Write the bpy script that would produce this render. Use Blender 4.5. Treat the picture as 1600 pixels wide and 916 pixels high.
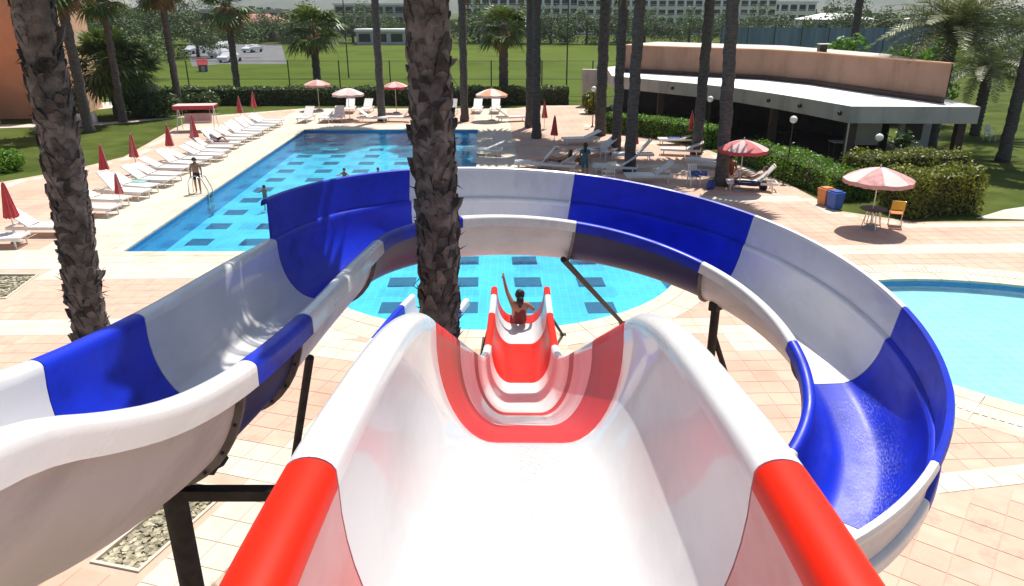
import bpy, bmesh, math, random
from mathutils import Vector, Matrix, Euler
from mathutils.geometry import tessellate_polygon
random.seed(7)
R = math.radians
scene = bpy.context.scene
COL = scene.collection
for o in list(bpy.data.objects):
    bpy.data.objects.remove(o)

# ------------------------------------------------------------------ camera, sky, sun, exposure
CAM_H = 7.4
PITCH = math.atan(443 / 1150)
cam = bpy.data.objects.new('camera', bpy.data.cameras.new('camera'))
COL.objects.link(cam)
cam.location = (0, 0, CAM_H)
cam.rotation_euler = (math.pi / 2 - PITCH, 0, 0)
cam.data.sensor_fit = 'HORIZONTAL'
cam.data.sensor_width = 36
cam.data.lens = 36 * 1150 / 1600
cam.data.clip_start = 0.05
cam.data.clip_end = 9000
scene.camera = cam

SUN_EL, SUN_AZ = 64, 24            # azimuth clockwise from +Y
w = bpy.data.worlds.new('World')
scene.world = w
w.use_nodes = True
wn = w.node_tree
sky = wn.nodes.new('ShaderNodeTexSky')
sky.sky_type = 'NISHITA'
sky.sun_disc = False
sky.sun_elevation = R(SUN_EL)
sky.sun_rotation = R(SUN_AZ)
sky.altitude = 30
sky.air_density = 1.0
sky.dust_density = 1.6
sky.ozone_density = 1.0
bg = wn.nodes['Background']
bg.inputs['Strength'].default_value = 0.095
wn.links.new(sky.outputs[0], bg.inputs['Color'])

sd = bpy.data.lights.new('sun', 'SUN')
sd.energy = 5.0
sd.angle = R(0.53)
sd.color = (1.0, 0.95, 0.87)
sun = bpy.data.objects.new('sun', sd)
COL.objects.link(sun)
S = Vector((math.sin(R(SUN_AZ)) * math.cos(R(SUN_EL)), math.cos(R(SUN_AZ)) * math.cos(R(SUN_EL)), math.sin(R(SUN_EL))))
sun.rotation_euler = S.to_track_quat('Z', 'Y').to_euler()
sun.location = (10, 20, 40)

vs = scene.view_settings
vs.view_transform = 'Standard'
vs.look = 'None'
vs.exposure = 0.35
vs.gamma = 1
vs.use_curve_mapping = False
scene.render.engine = 'CYCLES'
scene.cycles.max_bounces = 8
scene.cycles.transparent_max_bounces = 12
scene.cycles.caustics_reflective = False
scene.cycles.caustics_refractive = False

# ------------------------------------------------------------------ measuring helpers (photo pixel -> place)
cP, sP = math.cos(PITCH), math.sin(PITCH)


def ray(x, y):
    a, b = (x - 800) / 1150, -(y - 458) / 1150
    return Vector((a, cP + b * sP, -sP + b * cP))


def g(x, y, z=0.0):
    d = ray(x, y)
    t = (z - CAM_H) / d.z
    return Vector((d.x * t, d.y * t, z))


def at(x, y, Y):
    d = ray(x, y)
    t = Y / d.y
    return Vector((d.x * t, Y, CAM_H + d.z * t))


# ------------------------------------------------------------------ mesh helpers
class MB:
    def __init__(s):
        s.v, s.f, s.m = [], [], []

    def add(s, vs, fs, mi=0):
        b = len(s.v)
        s.v += [tuple(p) for p in vs]
        for f in fs:
            s.f.append(tuple(i + b for i in f))
            s.m.append(mi)
        return s

    def box(s, c, d, rz=0, mi=0, M=None):
        x, y, z = d[0] / 2, d[1] / 2, d[2] / 2
        ps = [Vector((a * x, b * y, e * z)) for e in (-1, 1) for a, b in ((-1, -1), (1, -1), (1, 1), (-1, 1))]
        T = Matrix.Translation(Vector(c)) @ (M if M is not None else Matrix.Rotation(rz, 4, 'Z'))
        return s.add([T @ p for p in ps], [(0, 3, 2, 1), (4, 5, 6, 7), (0, 1, 5, 4), (1, 2, 6, 5), (2, 3, 7, 6), (3, 0, 4, 7)], mi)

    def tube(s, p0, p1, r0, r1=None, n=10, mi=0, cap=True):
        r1 = r0 if r1 is None else r1
        return s.path([p0, p1], [r0, r1], n, mi, cap)

    def path(s, pts, rs, n=10, mi=0, cap=True):
        pts = [Vector(p) for p in pts]
        if not isinstance(rs, (list, tuple)):
            rs = [rs] * len(pts)
        base = len(s.v)
        ref = None
        for i, p in enumerate(pts):
            t = (pts[min(i + 1, len(pts) - 1)] - pts[max(i - 1, 0)]).normalized()
            if ref is None:
                ref = t.orthogonal().normalized()
            ref = (ref - t * ref.dot(t))
            ref = ref.normalized() if ref.length > 1e-6 else t.orthogonal().normalized()
            b = t.cross(ref)
            for k in range(n):
                a = 2 * math.pi * k / n
                s.v.append(tuple(p + (ref * math.cos(a) + b * math.sin(a)) * rs[i]))
        for i in range(len(pts) - 1):
            for k in range(n):
                a, b2 = base + i * n + k, base + i * n + (k + 1) % n
                s.f.append((a, b2, b2 + n, a + n))
                s.m.append(mi)
        if cap:
            s.f.append(tuple(base + k for k in reversed(range(n))))
            s.f.append(tuple(base + (len(pts) - 1) * n + k for k in range(n)))
            s.m += [mi, mi]
        return s

    def lathe(s, prof, c=(0, 0, 0), n=16, mi=0):
        base = len(s.v)
        for r, z in prof:
            for k in range(n):
                a = 2 * math.pi * k / n
                s.v.append((c[0] + r * math.cos(a), c[1] + r * math.sin(a), c[2] + z))
        for i in range(len(prof) - 1):
            for k in range(n):
                a, b2 = base + i * n + k, base + i * n + (k + 1) % n
                s.f.append((a, b2, b2 + n, a + n))
                s.m.append(mi)
        return s

    def prism(s, poly, z0, z1, mi=0, mtop=None, mbot=None):
        n = len(poly)
        vs = [(p[0], p[1], z0) for p in poly] + [(p[0], p[1], z1) for p in poly]
        s.add(vs, [(i, (i + 1) % n, n + (i + 1) % n, n + i) for i in range(n)], mi)
        tri = tessellate_polygon([[Vector((p[0], p[1], 0)) for p in poly]])
        s.add(vs[n:], tri, mi if mtop is None else mtop)
        s.add(vs[:n], [t[::-1] for t in tri], mi if mbot is None else mbot)
        return s

    def sheet(s, loops, z, mi=0):
        tri = tessellate_polygon([[Vector((p[0], p[1], 0)) for p in l] for l in loops])
        vs = [(p[0], p[1], z) for l in loops for p in l]
        fs = []
        for t in tri:
            a, b, c = [Vector(vs[i]) for i in t]
            fs.append(t if (b - a).cross(c - a).z > 0 else t[::-1])
        return s.add(vs, fs, mi)

    def mesh(s, name, mats, smooth=False, off=None):
        me = bpy.data.meshes.new(name)
        v = s.v if off is None else [(p[0] - off[0], p[1] - off[1], p[2] - off[2]) for p in s.v]
        me.from_pydata(v, [], s.f)
        for m in (mats if isinstance(mats, (list, tuple)) else [mats]):
            me.materials.append(m)
        me.polygons.foreach_set('material_index', s.m)
        if smooth:
            me.polygons.foreach_set('use_smooth', [True] * len(me.polygons))
            if smooth != 'all':
                me.set_sharp_from_angle(angle=R(38))
        me.update()
        return me

    def build(s, name, mats, parent=None, smooth=False, world=False):
        off = None
        if world and parent is not None:
            off = parent.location.copy()
            if parent.parent is not None:
                off += parent.parent.location
        return link(name, s.mesh(name, mats, smooth, off), parent)


def link(name, me, parent=None, loc=None, rot=None, scl=None):
    o = bpy.data.objects.new(name, me)
    COL.objects.link(o)
    if parent is not None:
        o.parent = parent
    if loc is not None:
        o.location = loc
    if rot is not None:
        o.rotation_euler = rot
    if scl is not None:
        o.scale = scl if isinstance(scl, (tuple, list)) else (scl,) * 3
    return o


def thing(name, label, cat, loc=(0, 0, 0), rz=0, group=None, scl=None):
    o = link(name, None, None, loc, (0, 0, rz), scl)
    o.empty_display_size = 0.2
    return tag(o, label, cat, group)


def tag(o, label, cat, group=None, kind=None):
    o['label'] = label
    o['category'] = cat
    if group:
        o['group'] = group
    if kind:
        o['kind'] = kind
    return o


def struct(o, label=None, kind='structure'):
    o['kind'] = kind
    if label:
        o['label'] = label
    return o


def dup(o, loc, rz, label, scl=None, parent=None):
    c = o.copy()
    COL.objects.link(c)
    c.parent = parent
    if parent is None:
        c.location = loc
        c.rotation_euler = (0, 0, rz)
        c['label'] = label
        if scl is not None:
            c.scale = (scl,) * 3 if not isinstance(scl, (tuple, list)) else scl
    for ch in KIDS.get(o.name, []):
        d = dup(ch, None, 0, None, None, c)
    return c


KIDS = {}


def note(root):
    """remember the parts of a thing so that it can be copied"""
    def rec(o):
        KIDS[o.name] = list(o.children)
        for ch in o.children:
            rec(ch)
    bpy.context.view_layer.update()
    rec(root)
    return root


# ------------------------------------------------------------------ materials
def mat(name, col, rough=0.6, var=0.12, scale=4.0, bump=0.0, bscale=None, metal=0.0, coat=0.0, island=0.0, spec=0.5,
        col2=None, detail=6.0, trans=0.0, stretch=None, stain=0.0, sscale=0.6, sstretch=None):
    m = bpy.data.materials.new(name)
    m.use_nodes = True
    nt = m.node_tree
    b = nt.nodes['Principled BSDF']
    b.inputs['Roughness'].default_value = rough
    b.inputs['Metallic'].default_value = metal
    b.inputs['Coat Weight'].default_value = coat
    b.inputs['Specular IOR Level'].default_value = spec
    tc = nt.nodes.new('ShaderNodeTexCoord')
    src = tc.outputs['Object']
    if stretch:
        mp = nt.nodes.new('ShaderNodeMapping')
        mp.inputs['Scale'].default_value = stretch
        nt.links.new(src, mp.inputs['Vector'])
        src = mp.outputs['Vector']
    nz = nt.nodes.new('ShaderNodeTexNoise')
    nz.inputs['Scale'].default_value = scale
    nz.inputs['Detail'].default_value = detail
    nt.links.new(src, nz.inputs['Vector'])
    rp = nt.nodes.new('ShaderNodeValToRGB')
    rp.color_ramp.elements[0].position = 0.3
    rp.color_ramp.elements[1].position = 0.7
    if col2 is None:
        c0 = [max(0, c * (1 - var)) for c in col]
        c1 = [min(1, c * (1 + var)) for c in col]
    else:
        c0, c1 = col, col2
    rp.color_ramp.elements[0].color = (*c0, 1)
    rp.color_ramp.elements[1].color = (*c1, 1)
    nt.links.new(nz.outputs['Fac'], rp.inputs['Fac'])
    out = rp.outputs['Color']
    if island:
        ge = nt.nodes.new('ShaderNodeNewGeometry')
        hs = nt.nodes.new('ShaderNodeHueSaturation')
        mr = nt.nodes.new('ShaderNodeMapRange')
        mr.inputs['To Min'].default_value = 1 - island
        mr.inputs['To Max'].default_value = 1 + island
        nt.links.new(ge.outputs['Random Per Island'], mr.inputs['Value'])
        nt.links.new(mr.outputs['Result'], hs.inputs['Value'])
        nt.links.new(out, hs.inputs['Color'])
        out = hs.outputs['Color']
    if stain:
        sn = nt.nodes.new('ShaderNodeTexNoise')
        sn.inputs['Scale'].default_value = sscale
        sn.inputs['Detail'].default_value = 8
        sn.inputs['Roughness'].default_value = 0.65
        ssrc = nt.nodes.new('ShaderNodeTexCoord').outputs['Object']
        if sstretch:
            m2 = nt.nodes.new('ShaderNodeMapping')
            m2.inputs['Scale'].default_value = sstretch
            nt.links.new(ssrc, m2.inputs['Vector'])
            ssrc = m2.outputs['Vector']
        nt.links.new(ssrc, sn.inputs['Vector'])
        sm_ = nt.nodes.new('ShaderNodeMapRange')
        sm_.inputs['From Min'].default_value = 0.48
        sm_.inputs['From Max'].default_value = 0.72
        sm_.inputs['To Min'].default_value = 1.0
        sm_.inputs['To Max'].default_value = 1.0 - stain
        nt.links.new(sn.outputs['Fac'], sm_.inputs['Value'])
        mu = nt.nodes.new('ShaderNodeMix')
        mu.data_type = 'RGBA'
        mu.blend_type = 'MULTIPLY'
        mu.inputs['Factor'].default_value = 1
        nt.links.new(out, mu.inputs[6])
        nt.links.new(sm_.outputs['Result'], mu.inputs[7])
        out = mu.outputs[2]
        rr_ = nt.nodes.new('ShaderNodeMapRange')
        rr_.inputs['From Min'].default_value = 0.4
        rr_.inputs['From Max'].default_value = 0.7
        rr_.inputs['To Min'].default_value = rough
        rr_.inputs['To Max'].default_value = min(1, rough + .15)
        nt.links.new(sn.outputs['Fac'], rr_.inputs['Value'])
        nt.links.new(rr_.outputs['Result'], b.inputs['Roughness'])
    nt.links.new(out, b.inputs['Base Color'])
    if bump:
        n2 = nt.nodes.new('ShaderNodeTexNoise')
        n2.inputs['Scale'].default_value = bscale or scale * 6
        n2.inputs['Detail'].default_value = 5
        nt.links.new(src, n2.inputs['Vector'])
        bp = nt.nodes.new('ShaderNodeBump')
        bp.inputs['Strength'].default_value = bump
        bp.inputs['Distance'].default_value = 0.02
        nt.links.new(n2.outputs['Fac'], bp.inputs['Height'])
        nt.links.new(bp.outputs['Normal'], b.inputs['Normal'])
    if trans:
        tr = nt.nodes.new('ShaderNodeBsdfTranslucent')
        nt.links.new(out, tr.inputs['Color'])
        mx = nt.nodes.new('ShaderNodeMixShader')
        mx.inputs['Fac'].default_value = trans
        nt.links.new(b.outputs[0], mx.inputs[1])
        nt.links.new(tr.outputs[0], mx.inputs[2])
        nt.links.new(mx.outputs[0], nt.nodes['Material Output'].inputs['Surface'])
    return m


def water_mat(name, tint, scale, strength, bend=0.25):
    m = bpy.data.materials.new(name)
    m.use_nodes = True
    nt = m.node_tree
    nt.nodes.remove(nt.nodes['Principled BSDF'])
    tr = nt.nodes.new('ShaderNodeBsdfTransparent')
    tr.inputs['Color'].default_value = (*tint, 1)
    gl = nt.nodes.new('ShaderNodeBsdfGlossy')
    gl.inputs['Roughness'].default_value = 0.03
    fr = nt.nodes.new('ShaderNodeFresnel')
    fr.inputs['IOR'].default_value = 1.17
    mx = nt.nodes.new('ShaderNodeMixShader')
    tc = nt.nodes.new('ShaderNodeTexCoord')
    nz = nt.nodes.new('ShaderNodeTexNoise')
    nz.inputs['Scale'].default_value = scale
    nz.inputs['Detail'].default_value = 4
    nz.inputs['Distortion'].default_value = 0.8
    nt.links.new(tc.outputs['Object'], nz.inputs['Vector'])
    bp = nt.nodes.new('ShaderNodeBump')
    bp.inputs['Strength'].default_value = strength
    bp.inputs['Distance'].default_value = 0.08
    nt.links.new(nz.outputs['Fac'], bp.inputs['Height'])
    nt.links.new(bp.outputs['Normal'], gl.inputs['Normal'])
    nt.links.new(bp.outputs['Normal'], fr.inputs['Normal'])
    rf = nt.nodes.new('ShaderNodeBsdfRefraction')
    rf.inputs['Color'].default_value = (*tint, 1)
    rf.inputs['Roughness'].default_value = 0.04
    rf.inputs['IOR'].default_value = 1.33
    bp2 = nt.nodes.new('ShaderNodeBump')
    bp2.inputs['Strength'].default_value = min(1, strength * 1.6)
    bp2.inputs['Distance'].default_value = 0.12
    nt.links.new(nz.outputs['Fac'], bp2.inputs['Height'])
    nt.links.new(bp2.outputs['Normal'], rf.inputs['Normal'])
    m0 = nt.nodes.new('ShaderNodeMixShader')
    m0.inputs[0].default_value = bend
    nt.links.new(tr.outputs[0], m0.inputs[1])
    nt.links.new(rf.outputs[0], m0.inputs[2])
    nt.links.new(fr.outputs[0], mx.inputs[0])
    nt.links.new(m0.outputs[0], mx.inputs[1])
    nt.links.new(gl.outputs[0], mx.inputs[2])
    nt.links.new(mx.outputs[0], nt.nodes['Material Output'].inputs['Surface'])
    return m


def film_mat(gloss=0.2):
    """running sheet of water with small bright bubbles"""
    m = bpy.data.materials.new('running_water')
    m.use_nodes = True
    nt = m.node_tree
    nt.nodes.remove(nt.nodes['Principled BSDF'])
    tr = nt.nodes.new('ShaderNodeBsdfTransparent')
    gl = nt.nodes.new('ShaderNodeBsdfGlossy')
    gl.inputs['Roughness'].default_value = 0.3
    df = nt.nodes.new('ShaderNodeBsdfDiffuse')
    df.inputs['Color'].default_value = (0.8, 0.85, 0.9, 1)
    tc = nt.nodes.new('ShaderNodeTexCoord')
    nz = nt.nodes.new('ShaderNodeTexNoise')
    nz.inputs['Scale'].default_value = 1.0
    nz.inputs['Detail'].default_value = 4
    fa = nt.nodes.new('ShaderNodeAttribute')
    fa.attribute_name = 'flow'
    nt.links.new(fa.outputs['Vector'], nz.inputs['Vector'])
    big = nt.nodes.new('ShaderNodeTexNoise')
    big.inputs['Scale'].default_value = 2.2
    nt.links.new(tc.outputs['Object'], big.inputs['Vector'])
    ad = nt.nodes.new('ShaderNodeMath')
    ad.operation = 'MULTIPLY_ADD'
    ad.inputs[1].default_value = 0.35
    nt.links.new(big.outputs['Fac'], ad.inputs[0])
    nt.links.new(nz.outputs['Fac'], ad.inputs[2])
    mr = nt.nodes.new('ShaderNodeMapRange')
    mr.inputs['From Min'].default_value = 0.66
    mr.inputs['From Max'].default_value = 0.88
    mr.inputs['To Max'].default_value = 0.22
    nt.links.new(ad.outputs[0], mr.inputs['Value'])
    bp = nt.nodes.new('ShaderNodeBump')
    bp.inputs['Strength'].default_value = 0.8
    bp.inputs['Distance'].default_value = 0.02
    nt.links.new(nz.outputs['Fac'], bp.inputs['Height'])
    nt.links.new(bp.outputs['Normal'], gl.inputs['Normal'])
    fr = nt.nodes.new('ShaderNodeFresnel')
    fr.inputs['IOR'].default_value = 1.33
    nt.links.new(bp.outputs['Normal'], fr.inputs['Normal'])
    m1 = nt.nodes.new('ShaderNodeMixShader')
    m2 = nt.nodes.new('ShaderNodeMixShader')
    fm = nt.nodes.new('ShaderNodeMath')
    fm.operation = 'MULTIPLY'
    fm.inputs[1].default_value = gloss
    nt.links.new(fr.outputs[0], fm.inputs[0])
    fd = nt.nodes.new('ShaderNodeAttribute')
    fd.attribute_name = 'film_depth'
    fm2 = nt.nodes.new('ShaderNodeMath')
    fm2.operation = 'MULTIPLY'
    nt.links.new(fm.outputs[0], fm2.inputs[0])
    nt.links.new(fd.outputs['Fac'], fm2.inputs[1])
    nt.links.new(fm2.outputs[0], m1.inputs[0])
    nt.links.new(tr.outputs[0], m1.inputs[1])
    nt.links.new(gl.outputs[0], m1.inputs[2])
    fm3 = nt.nodes.new('ShaderNodeMath')
    fm3.operation = 'MULTIPLY'
    nt.links.new(mr.outputs['Result'], fm3.inputs[0])
    nt.links.new(fd.outputs['Fac'], fm3.inputs[1])
    nt.links.new(fm3.outputs[0], m2.inputs[0])
    nt.links.new(m1.outputs[0], m2.inputs[1])
    nt.links.new(df.outputs[0], m2.inputs[2])
    nt.links.new(m2.outputs[0], nt.nodes['Material Output'].inputs['Surface'])
    return m


M = {}
M['gel_white'] = mat('white_gelcoat', (0.74, 0.73, 0.72), 0.26, 0.04, 2.0, 0.02, 30, coat=0.3, stain=.16, sscale=2.2, sstretch=(1.5, .4, 1.5))
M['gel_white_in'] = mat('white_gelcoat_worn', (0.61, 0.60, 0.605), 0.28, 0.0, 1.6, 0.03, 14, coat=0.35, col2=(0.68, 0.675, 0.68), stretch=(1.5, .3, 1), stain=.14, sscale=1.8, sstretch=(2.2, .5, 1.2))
M['gel_grey'] = mat('raw_fibreglass_outside', (0.67, 0.65, 0.65), 0.38, 0.08, 1.5, 0.12, 7, stain=.22, sscale=1.6, sstretch=(1, .6, 2))
M['gel_blue'] = mat('blue_gelcoat', (0.008, 0.028, 0.52), 0.34, 0.15, 2.0, 0.02, 30, coat=0.0, spec=0.25, stain=.3, sscale=2.5, sstretch=(1, 1, 1.5))
M['gel_blue_out'] = mat('blue_outside_shaded', (0.014, 0.014, 0.085), 0.45, 0.2, 2.0, 0.08, 9)  # near-black navy: shade on the outer faces put into the colour
M['gel_red'] = mat('red_gelcoat', (0.74, 0.016, 0.0005), 0.42, 0.06, 2.0, 0.02, 30, coat=0.0, spec=0.2, stain=.2, sscale=2.5, sstretch=(2, .4, 1))
M['gel_red_in'] = mat('red_gelcoat_shaded', (0.50, 0.010, 0.004), 0.4, 0.0, 2.2, 0.04, 16, coat=0.0, spec=0.25, col2=(0.62, 0.022, 0.012), stretch=(1, .35, 1))  # darker red: shade inside the channel put into the colour
M['gel_red_glare_worn'] = mat('red_gelcoat_glare_worn', (0.56, 0.13, 0.12), 0.35, 0.0, 5.0, 0.05, 20, coat=0.1, col2=(0.62, 0.27, 0.26), stretch=(1.6, 0.5, 1))  # worn red, paled to pink by glare put into the colour
M['steel'] = mat('dark_painted_steel', (0.04, 0.034, 0.03), 0.7, 0.35, 9, 0.1, spec=0.2)
M['bolt'] = mat('dark_bolt', (0.05, 0.045, 0.04), 0.5, 0.2, 20, metal=0.6)
M['film'] = film_mat()
M['film_red'] = film_mat(0.85)
M['pink_tile'] = mat('pink_paving', (0.555, 0.36, 0.262), 0.8, 0.0, 0.35, 0.1, 40, island=0.04, col2=(0.62, 0.435, 0.335), stain=.22, sscale=.5)
M['cream_tile'] = mat('cream_paving', (0.60, 0.515, 0.41), 0.8, 0.0, 0.35, 0.1, 40, island=0.04, col2=(0.66, 0.585, 0.48), stain=.22, sscale=.5)
M['grout'] = mat('paving_joint', (0.54, 0.40, 0.305), 0.95, 0.1, 3, 0.1)
M['coping'] = mat('cream_coping_stone', (0.61, 0.535, 0.42), 0.75, 0.1, 2, 0.1, 30, island=0.05, stain=.22, sscale=.9)
M['grate'] = mat('overflow_grate', (0.60, 0.55, 0.46), 0.6, 0.1, 5)
M['gravel'] = mat('gravel', (0.20, 0.17, 0.10), 0.9, 0.0, 8, 0.8, 22, island=0.5, col2=(0.46, 0.42, 0.31))
M['lawn'] = mat('lawn', (0.050, 0.075, 0.014), 0.9, 0.0, 0.6, 0.6, 14, col2=(0.100, 0.125, 0.028), detail=10, spec=0.05, stain=.4, sscale=.25)
M['field'] = mat('sports_turf', (0.072, 0.108, 0.014), 0.9, 0.0, 0.05, 0.3, 5, col2=(0.10, 0.138, 0.022), detail=10, spec=0.05, stain=.3, sscale=.12)
M['path'] = mat('pale_concrete', (0.55, 0.5, 0.43), 0.85, 0.12, 1.0, 0.1)
M['asphalt'] = mat('pale_worn_asphalt', (0.13, 0.13, 0.135), 0.9, 0.2, 0.4, 0.2)
M['pool_tile'] = mat('turquoise_pool_tile', (0.075, 0.60, 0.90), 0.4, 0.14, .7)
M['pool_wall'] = mat('blue_pool_wall', (0.05, 0.30, 0.62), 0.4, 0.1, 6)
M['pool_mark'] = mat('navy_pool_marking', (0.003, 0.018, 0.10), 0.4, 0.15, 5)
def mosaic(m, size, col_mul):
    nt = m.node_tree
    b = nt.nodes['Principled BSDF']
    src = b.inputs['Base Color'].links[0].from_socket
    br = nt.nodes.new('ShaderNodeTexBrick')
    br.offset = 0.0
    br.inputs['Scale'].default_value = 1.0
    br.inputs['Brick Width'].default_value = size
    br.inputs['Row Height'].default_value = size
    br.inputs['Mortar Size'].default_value = size * .05
    br.inputs['Color1'].default_value = (.86, .9, .94, 1)
    br.inputs['Color2'].default_value = (1.0, 1.0, 1.0, 1)
    br.inputs['Mortar'].default_value = (*col_mul, 1)
    tc = nt.nodes.new('ShaderNodeTexCoord')
    nt.links.new(tc.outputs['Object'], br.inputs['Vector'])
    mx = nt.nodes.new('ShaderNodeMix')
    mx.data_type = 'RGBA'
    mx.blend_type = 'MULTIPLY'
    mx.inputs['Factor'].default_value = 1
    nt.links.new(src, mx.inputs[6])
    nt.links.new(br.outputs['Color'], mx.inputs[7])
    nt.links.new(mx.outputs[2], b.inputs['Base Color'])


mosaic(M['pool_tile'], .25, (1.5, 1.15, 1.1))
M['kid_tile'] = mat('pale_pool_tile', (0.29, 0.78, 0.91), 0.4, 0.08, .8)
mosaic(M['kid_tile'], .3, (1.3, 1.08, 1.05))
M['water'] = water_mat('pool_water', (0.90, 0.995, 1.0), 1.6, 0.5, 0.17)
M['kid_water'] = water_mat('wading_water', (0.97, 0.995, 1.0), 2.0, 0.2, 0.12)
M['bark'] = mat('palm_bark', (0.06, 0.048, 0.042), 0.95, 0.0, 5, 1.0, 30, island=0.65, col2=(0.21, 0.175, 0.155), stain=.6, sscale=1.3)
M['bark2'] = mat('palm_bark_far', (0.055, 0.048, 0.045), 0.95, 0.0, 4, 1.0, 18, col2=(0.13, 0.115, 0.105), stretch=(1, 1, 3))
M['palm_leaf'] = mat('palm_leaf', (0.055, 0.10, 0.020), 0.5, 0.0, 1.5, island=0.45, col2=(0.14, 0.20, 0.045), trans=0.25)
M['dead_leaf'] = mat('dead_palm_leaf', (0.16, 0.085, 0.03), 0.8, 0.0, 1.5, island=0.4, col2=(0.30, 0.18, 0.07))
M['date_leaf'] = mat('date_palm_leaf', (0.085, 0.12, 0.03), 0.5, 0.0, 1.5, island=0.4, col2=(0.19, 0.21, 0.07), trans=0.25)
M['leaf'] = mat('dark_leaf', (0.032, 0.07, 0.012), 0.5, 0.0, 0.8, island=0.5, col2=(0.075, 0.13, 0.025), trans=0.25)
M['leaf_bright'] = mat('bright_leaf', (0.08, 0.20, 0.010), 0.5, 0.0, 0.8, island=0.45, col2=(0.15, 0.29, 0.02), trans=0.35)
M['leaf_yellow'] = mat('yellow_green_leaf', (0.26, 0.28, 0.018), 0.5, 0.0, 1.2, island=0.5, col2=(0.09, 0.12, 0.012), trans=0.3)
M['leaf_far'] = mat('far_leaf', (0.045, 0.085, 0.02), 0.6, 0.0, 0.2, island=0.5, col2=(0.10, 0.15, 0.035), trans=0.25)
M['twig'] = mat('hedge_twigs', (0.03, 0.03, 0.015), 0.9, 0.3, 3)
M['plastic'] = mat('white_plastic', (0.75, 0.74, 0.71), 0.4, 0.05, 2)
M['plastic_sh'] = mat('grey_white_mesh', (0.62, 0.62, 0.60), 0.6, 0.06, 6)
M['red_cloth'] = mat('red_cloth', (0.58, 0.07, 0.08), 0.8, 0.15, 3, trans=0.1)
M['pink_cloth'] = mat('faded_pink_cloth', (0.62, 0.30, 0.28), 0.8, 0.12, 3, trans=0.15)
M['white_cloth'] = mat('white_cloth', (0.72, 0.66, 0.62), 0.8, 0.05, 3, trans=0.15)
M['pole'] = mat('umbrella_pole', (0.55, 0.53, 0.5), 0.4, 0.1, 5, metal=0.4)
M['concrete'] = mat('concrete_base', (0.35, 0.33, 0.3), 0.9, 0.15, 5)
M['chrome'] = mat('stainless_steel', (0.6, 0.6, 0.6), 0.2, 0.05, 5, metal=1.0)
M['fascia'] = mat('grey_render_fascia', (0.44, 0.43, 0.41), 0.85, 0.1, 0.8, 0.1, stain=.3, sscale=1.2, sstretch=(1, 1, .25))
M['roof_white'] = mat('white_roof_membrane', (0.80, 0.79, 0.76), 0.7, 0.05, 0.6)
M['tan'] = mat('tan_render', (0.37, 0.225, 0.165), 0.85, 0.08, 0.7, 0.1, stain=.3, sscale=.9, sstretch=(1, 1, .3))
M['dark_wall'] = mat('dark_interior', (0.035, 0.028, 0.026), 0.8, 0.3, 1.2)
M['dark_wood'] = mat('dark_wood', (0.05, 0.028, 0.02), 0.6, 0.3, 3)
M['glass_dark'] = mat('dark_window_glass', (0.02, 0.024, 0.03), 0.08, 0.1, 2)
M['orange'] = mat('orange_render', (0.74, 0.31, 0.13), 0.85, 0.1, 0.6)
M['salmon'] = mat('salmon_render', (0.68, 0.40, 0.25), 0.85, 0.1, 0.6)
M['tile_roof'] = mat('orange_roof_tiles', (0.62, 0.20, 0.08), 0.8, 0.15, 2)
M['far_white'] = mat('white_render', (0.82, 0.81, 0.78), 0.8, 0.05, 0.2)
M['far_grey'] = mat('grey_render', (0.45, 0.46, 0.48), 0.8, 0.08, 0.2)
M['blue_net'] = mat('blue_grey_netting', (0.16, 0.22, 0.30), 0.8, 0.25, 0.5, stretch=(3, 3, .3))
M['hill'] = mat('hill_scrub', (0.045, 0.065, 0.035), 0.95, 0.0, 0.004, col2=(0.10, 0.10, 0.07), detail=12)
M['green_metal'] = mat('green_fence_paint', (0.02, 0.06, 0.03), 0.6, 0.2, 3)
M['black'] = mat('black_paint', (0.012, 0.012, 0.013), 0.5, 0.2, 3)
M['globe'] = mat('white_lamp_globe', (0.85, 0.85, 0.82), 0.25, 0.03, 2, coat=0.5)
M['blue_plastic'] = mat('blue_plastic', (0.03, 0.10, 0.42), 0.4, 0.1, 3)
M['orange_plastic'] = mat('orange_plastic', (0.62, 0.22, 0.06), 0.45, 0.1, 3)
M['yellow_plastic'] = mat('yellow_plastic', (0.75, 0.42, 0.03), 0.45, 0.1, 3)
M['towel_blue'] = mat('blue_towel', (0.05, 0.09, 0.30), 0.95, 0.2, 5)
M['towel_navy'] = mat('navy_towel', (0.03, 0.035, 0.10), 0.95, 0.2, 5)
M['skin'] = mat('skin', (0.38, 0.19, 0.115), 0.5, 0.08, 4)
M['hair'] = mat('black_hair', (0.012, 0.009, 0.008), 0.5, 0.3, 20)
M['swim_red'] = mat('dark_red_swimsuit', (0.16, 0.008, 0.012), 0.7, 0.1, 5)
M['swim_black'] = mat('black_swimwear', (0.015, 0.015, 0.02), 0.7, 0.1, 5)
M['teal'] = mat('teal_shirt', (0.03, 0.12, 0.16), 0.8, 0.15, 5)
M['brown_cloth'] = mat('rust_shirt', (0.30, 0.09, 0.04), 0.8, 0.15, 5)
M['car_white'] = mat('white_car_paint', (0.7, 0.7, 0.7), 0.25, 0.02, 1, coat=0.5)
M['car_grey'] = mat('grey_car_paint', (0.2, 0.21, 0.23), 0.25, 0.02, 1, coat=0.5)
M['tyre'] = mat('tyre_rubber', (0.02, 0.02, 0.02), 0.8, 0.1, 5)

# ------------------------------------------------------------------ setting: ground, deck, pools
SH = -0.037                                    # the pool is turned a little


def sx(x, y):
    return x + (y - 22.87) * SH


def inside(p, poly):
    x, y = p[0], p[1]
    c = False
    j = len(poly) - 1
    for i in range(len(poly)):
        xi, yi = poly[i][0], poly[i][1]
        xj, yj = poly[j][0], poly[j][1]
        if (yi > y) != (yj > y) and x < (xj - xi) * (y - yi) / (yj - yi) + xi:
            c = not c
        j = i
    return c


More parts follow.
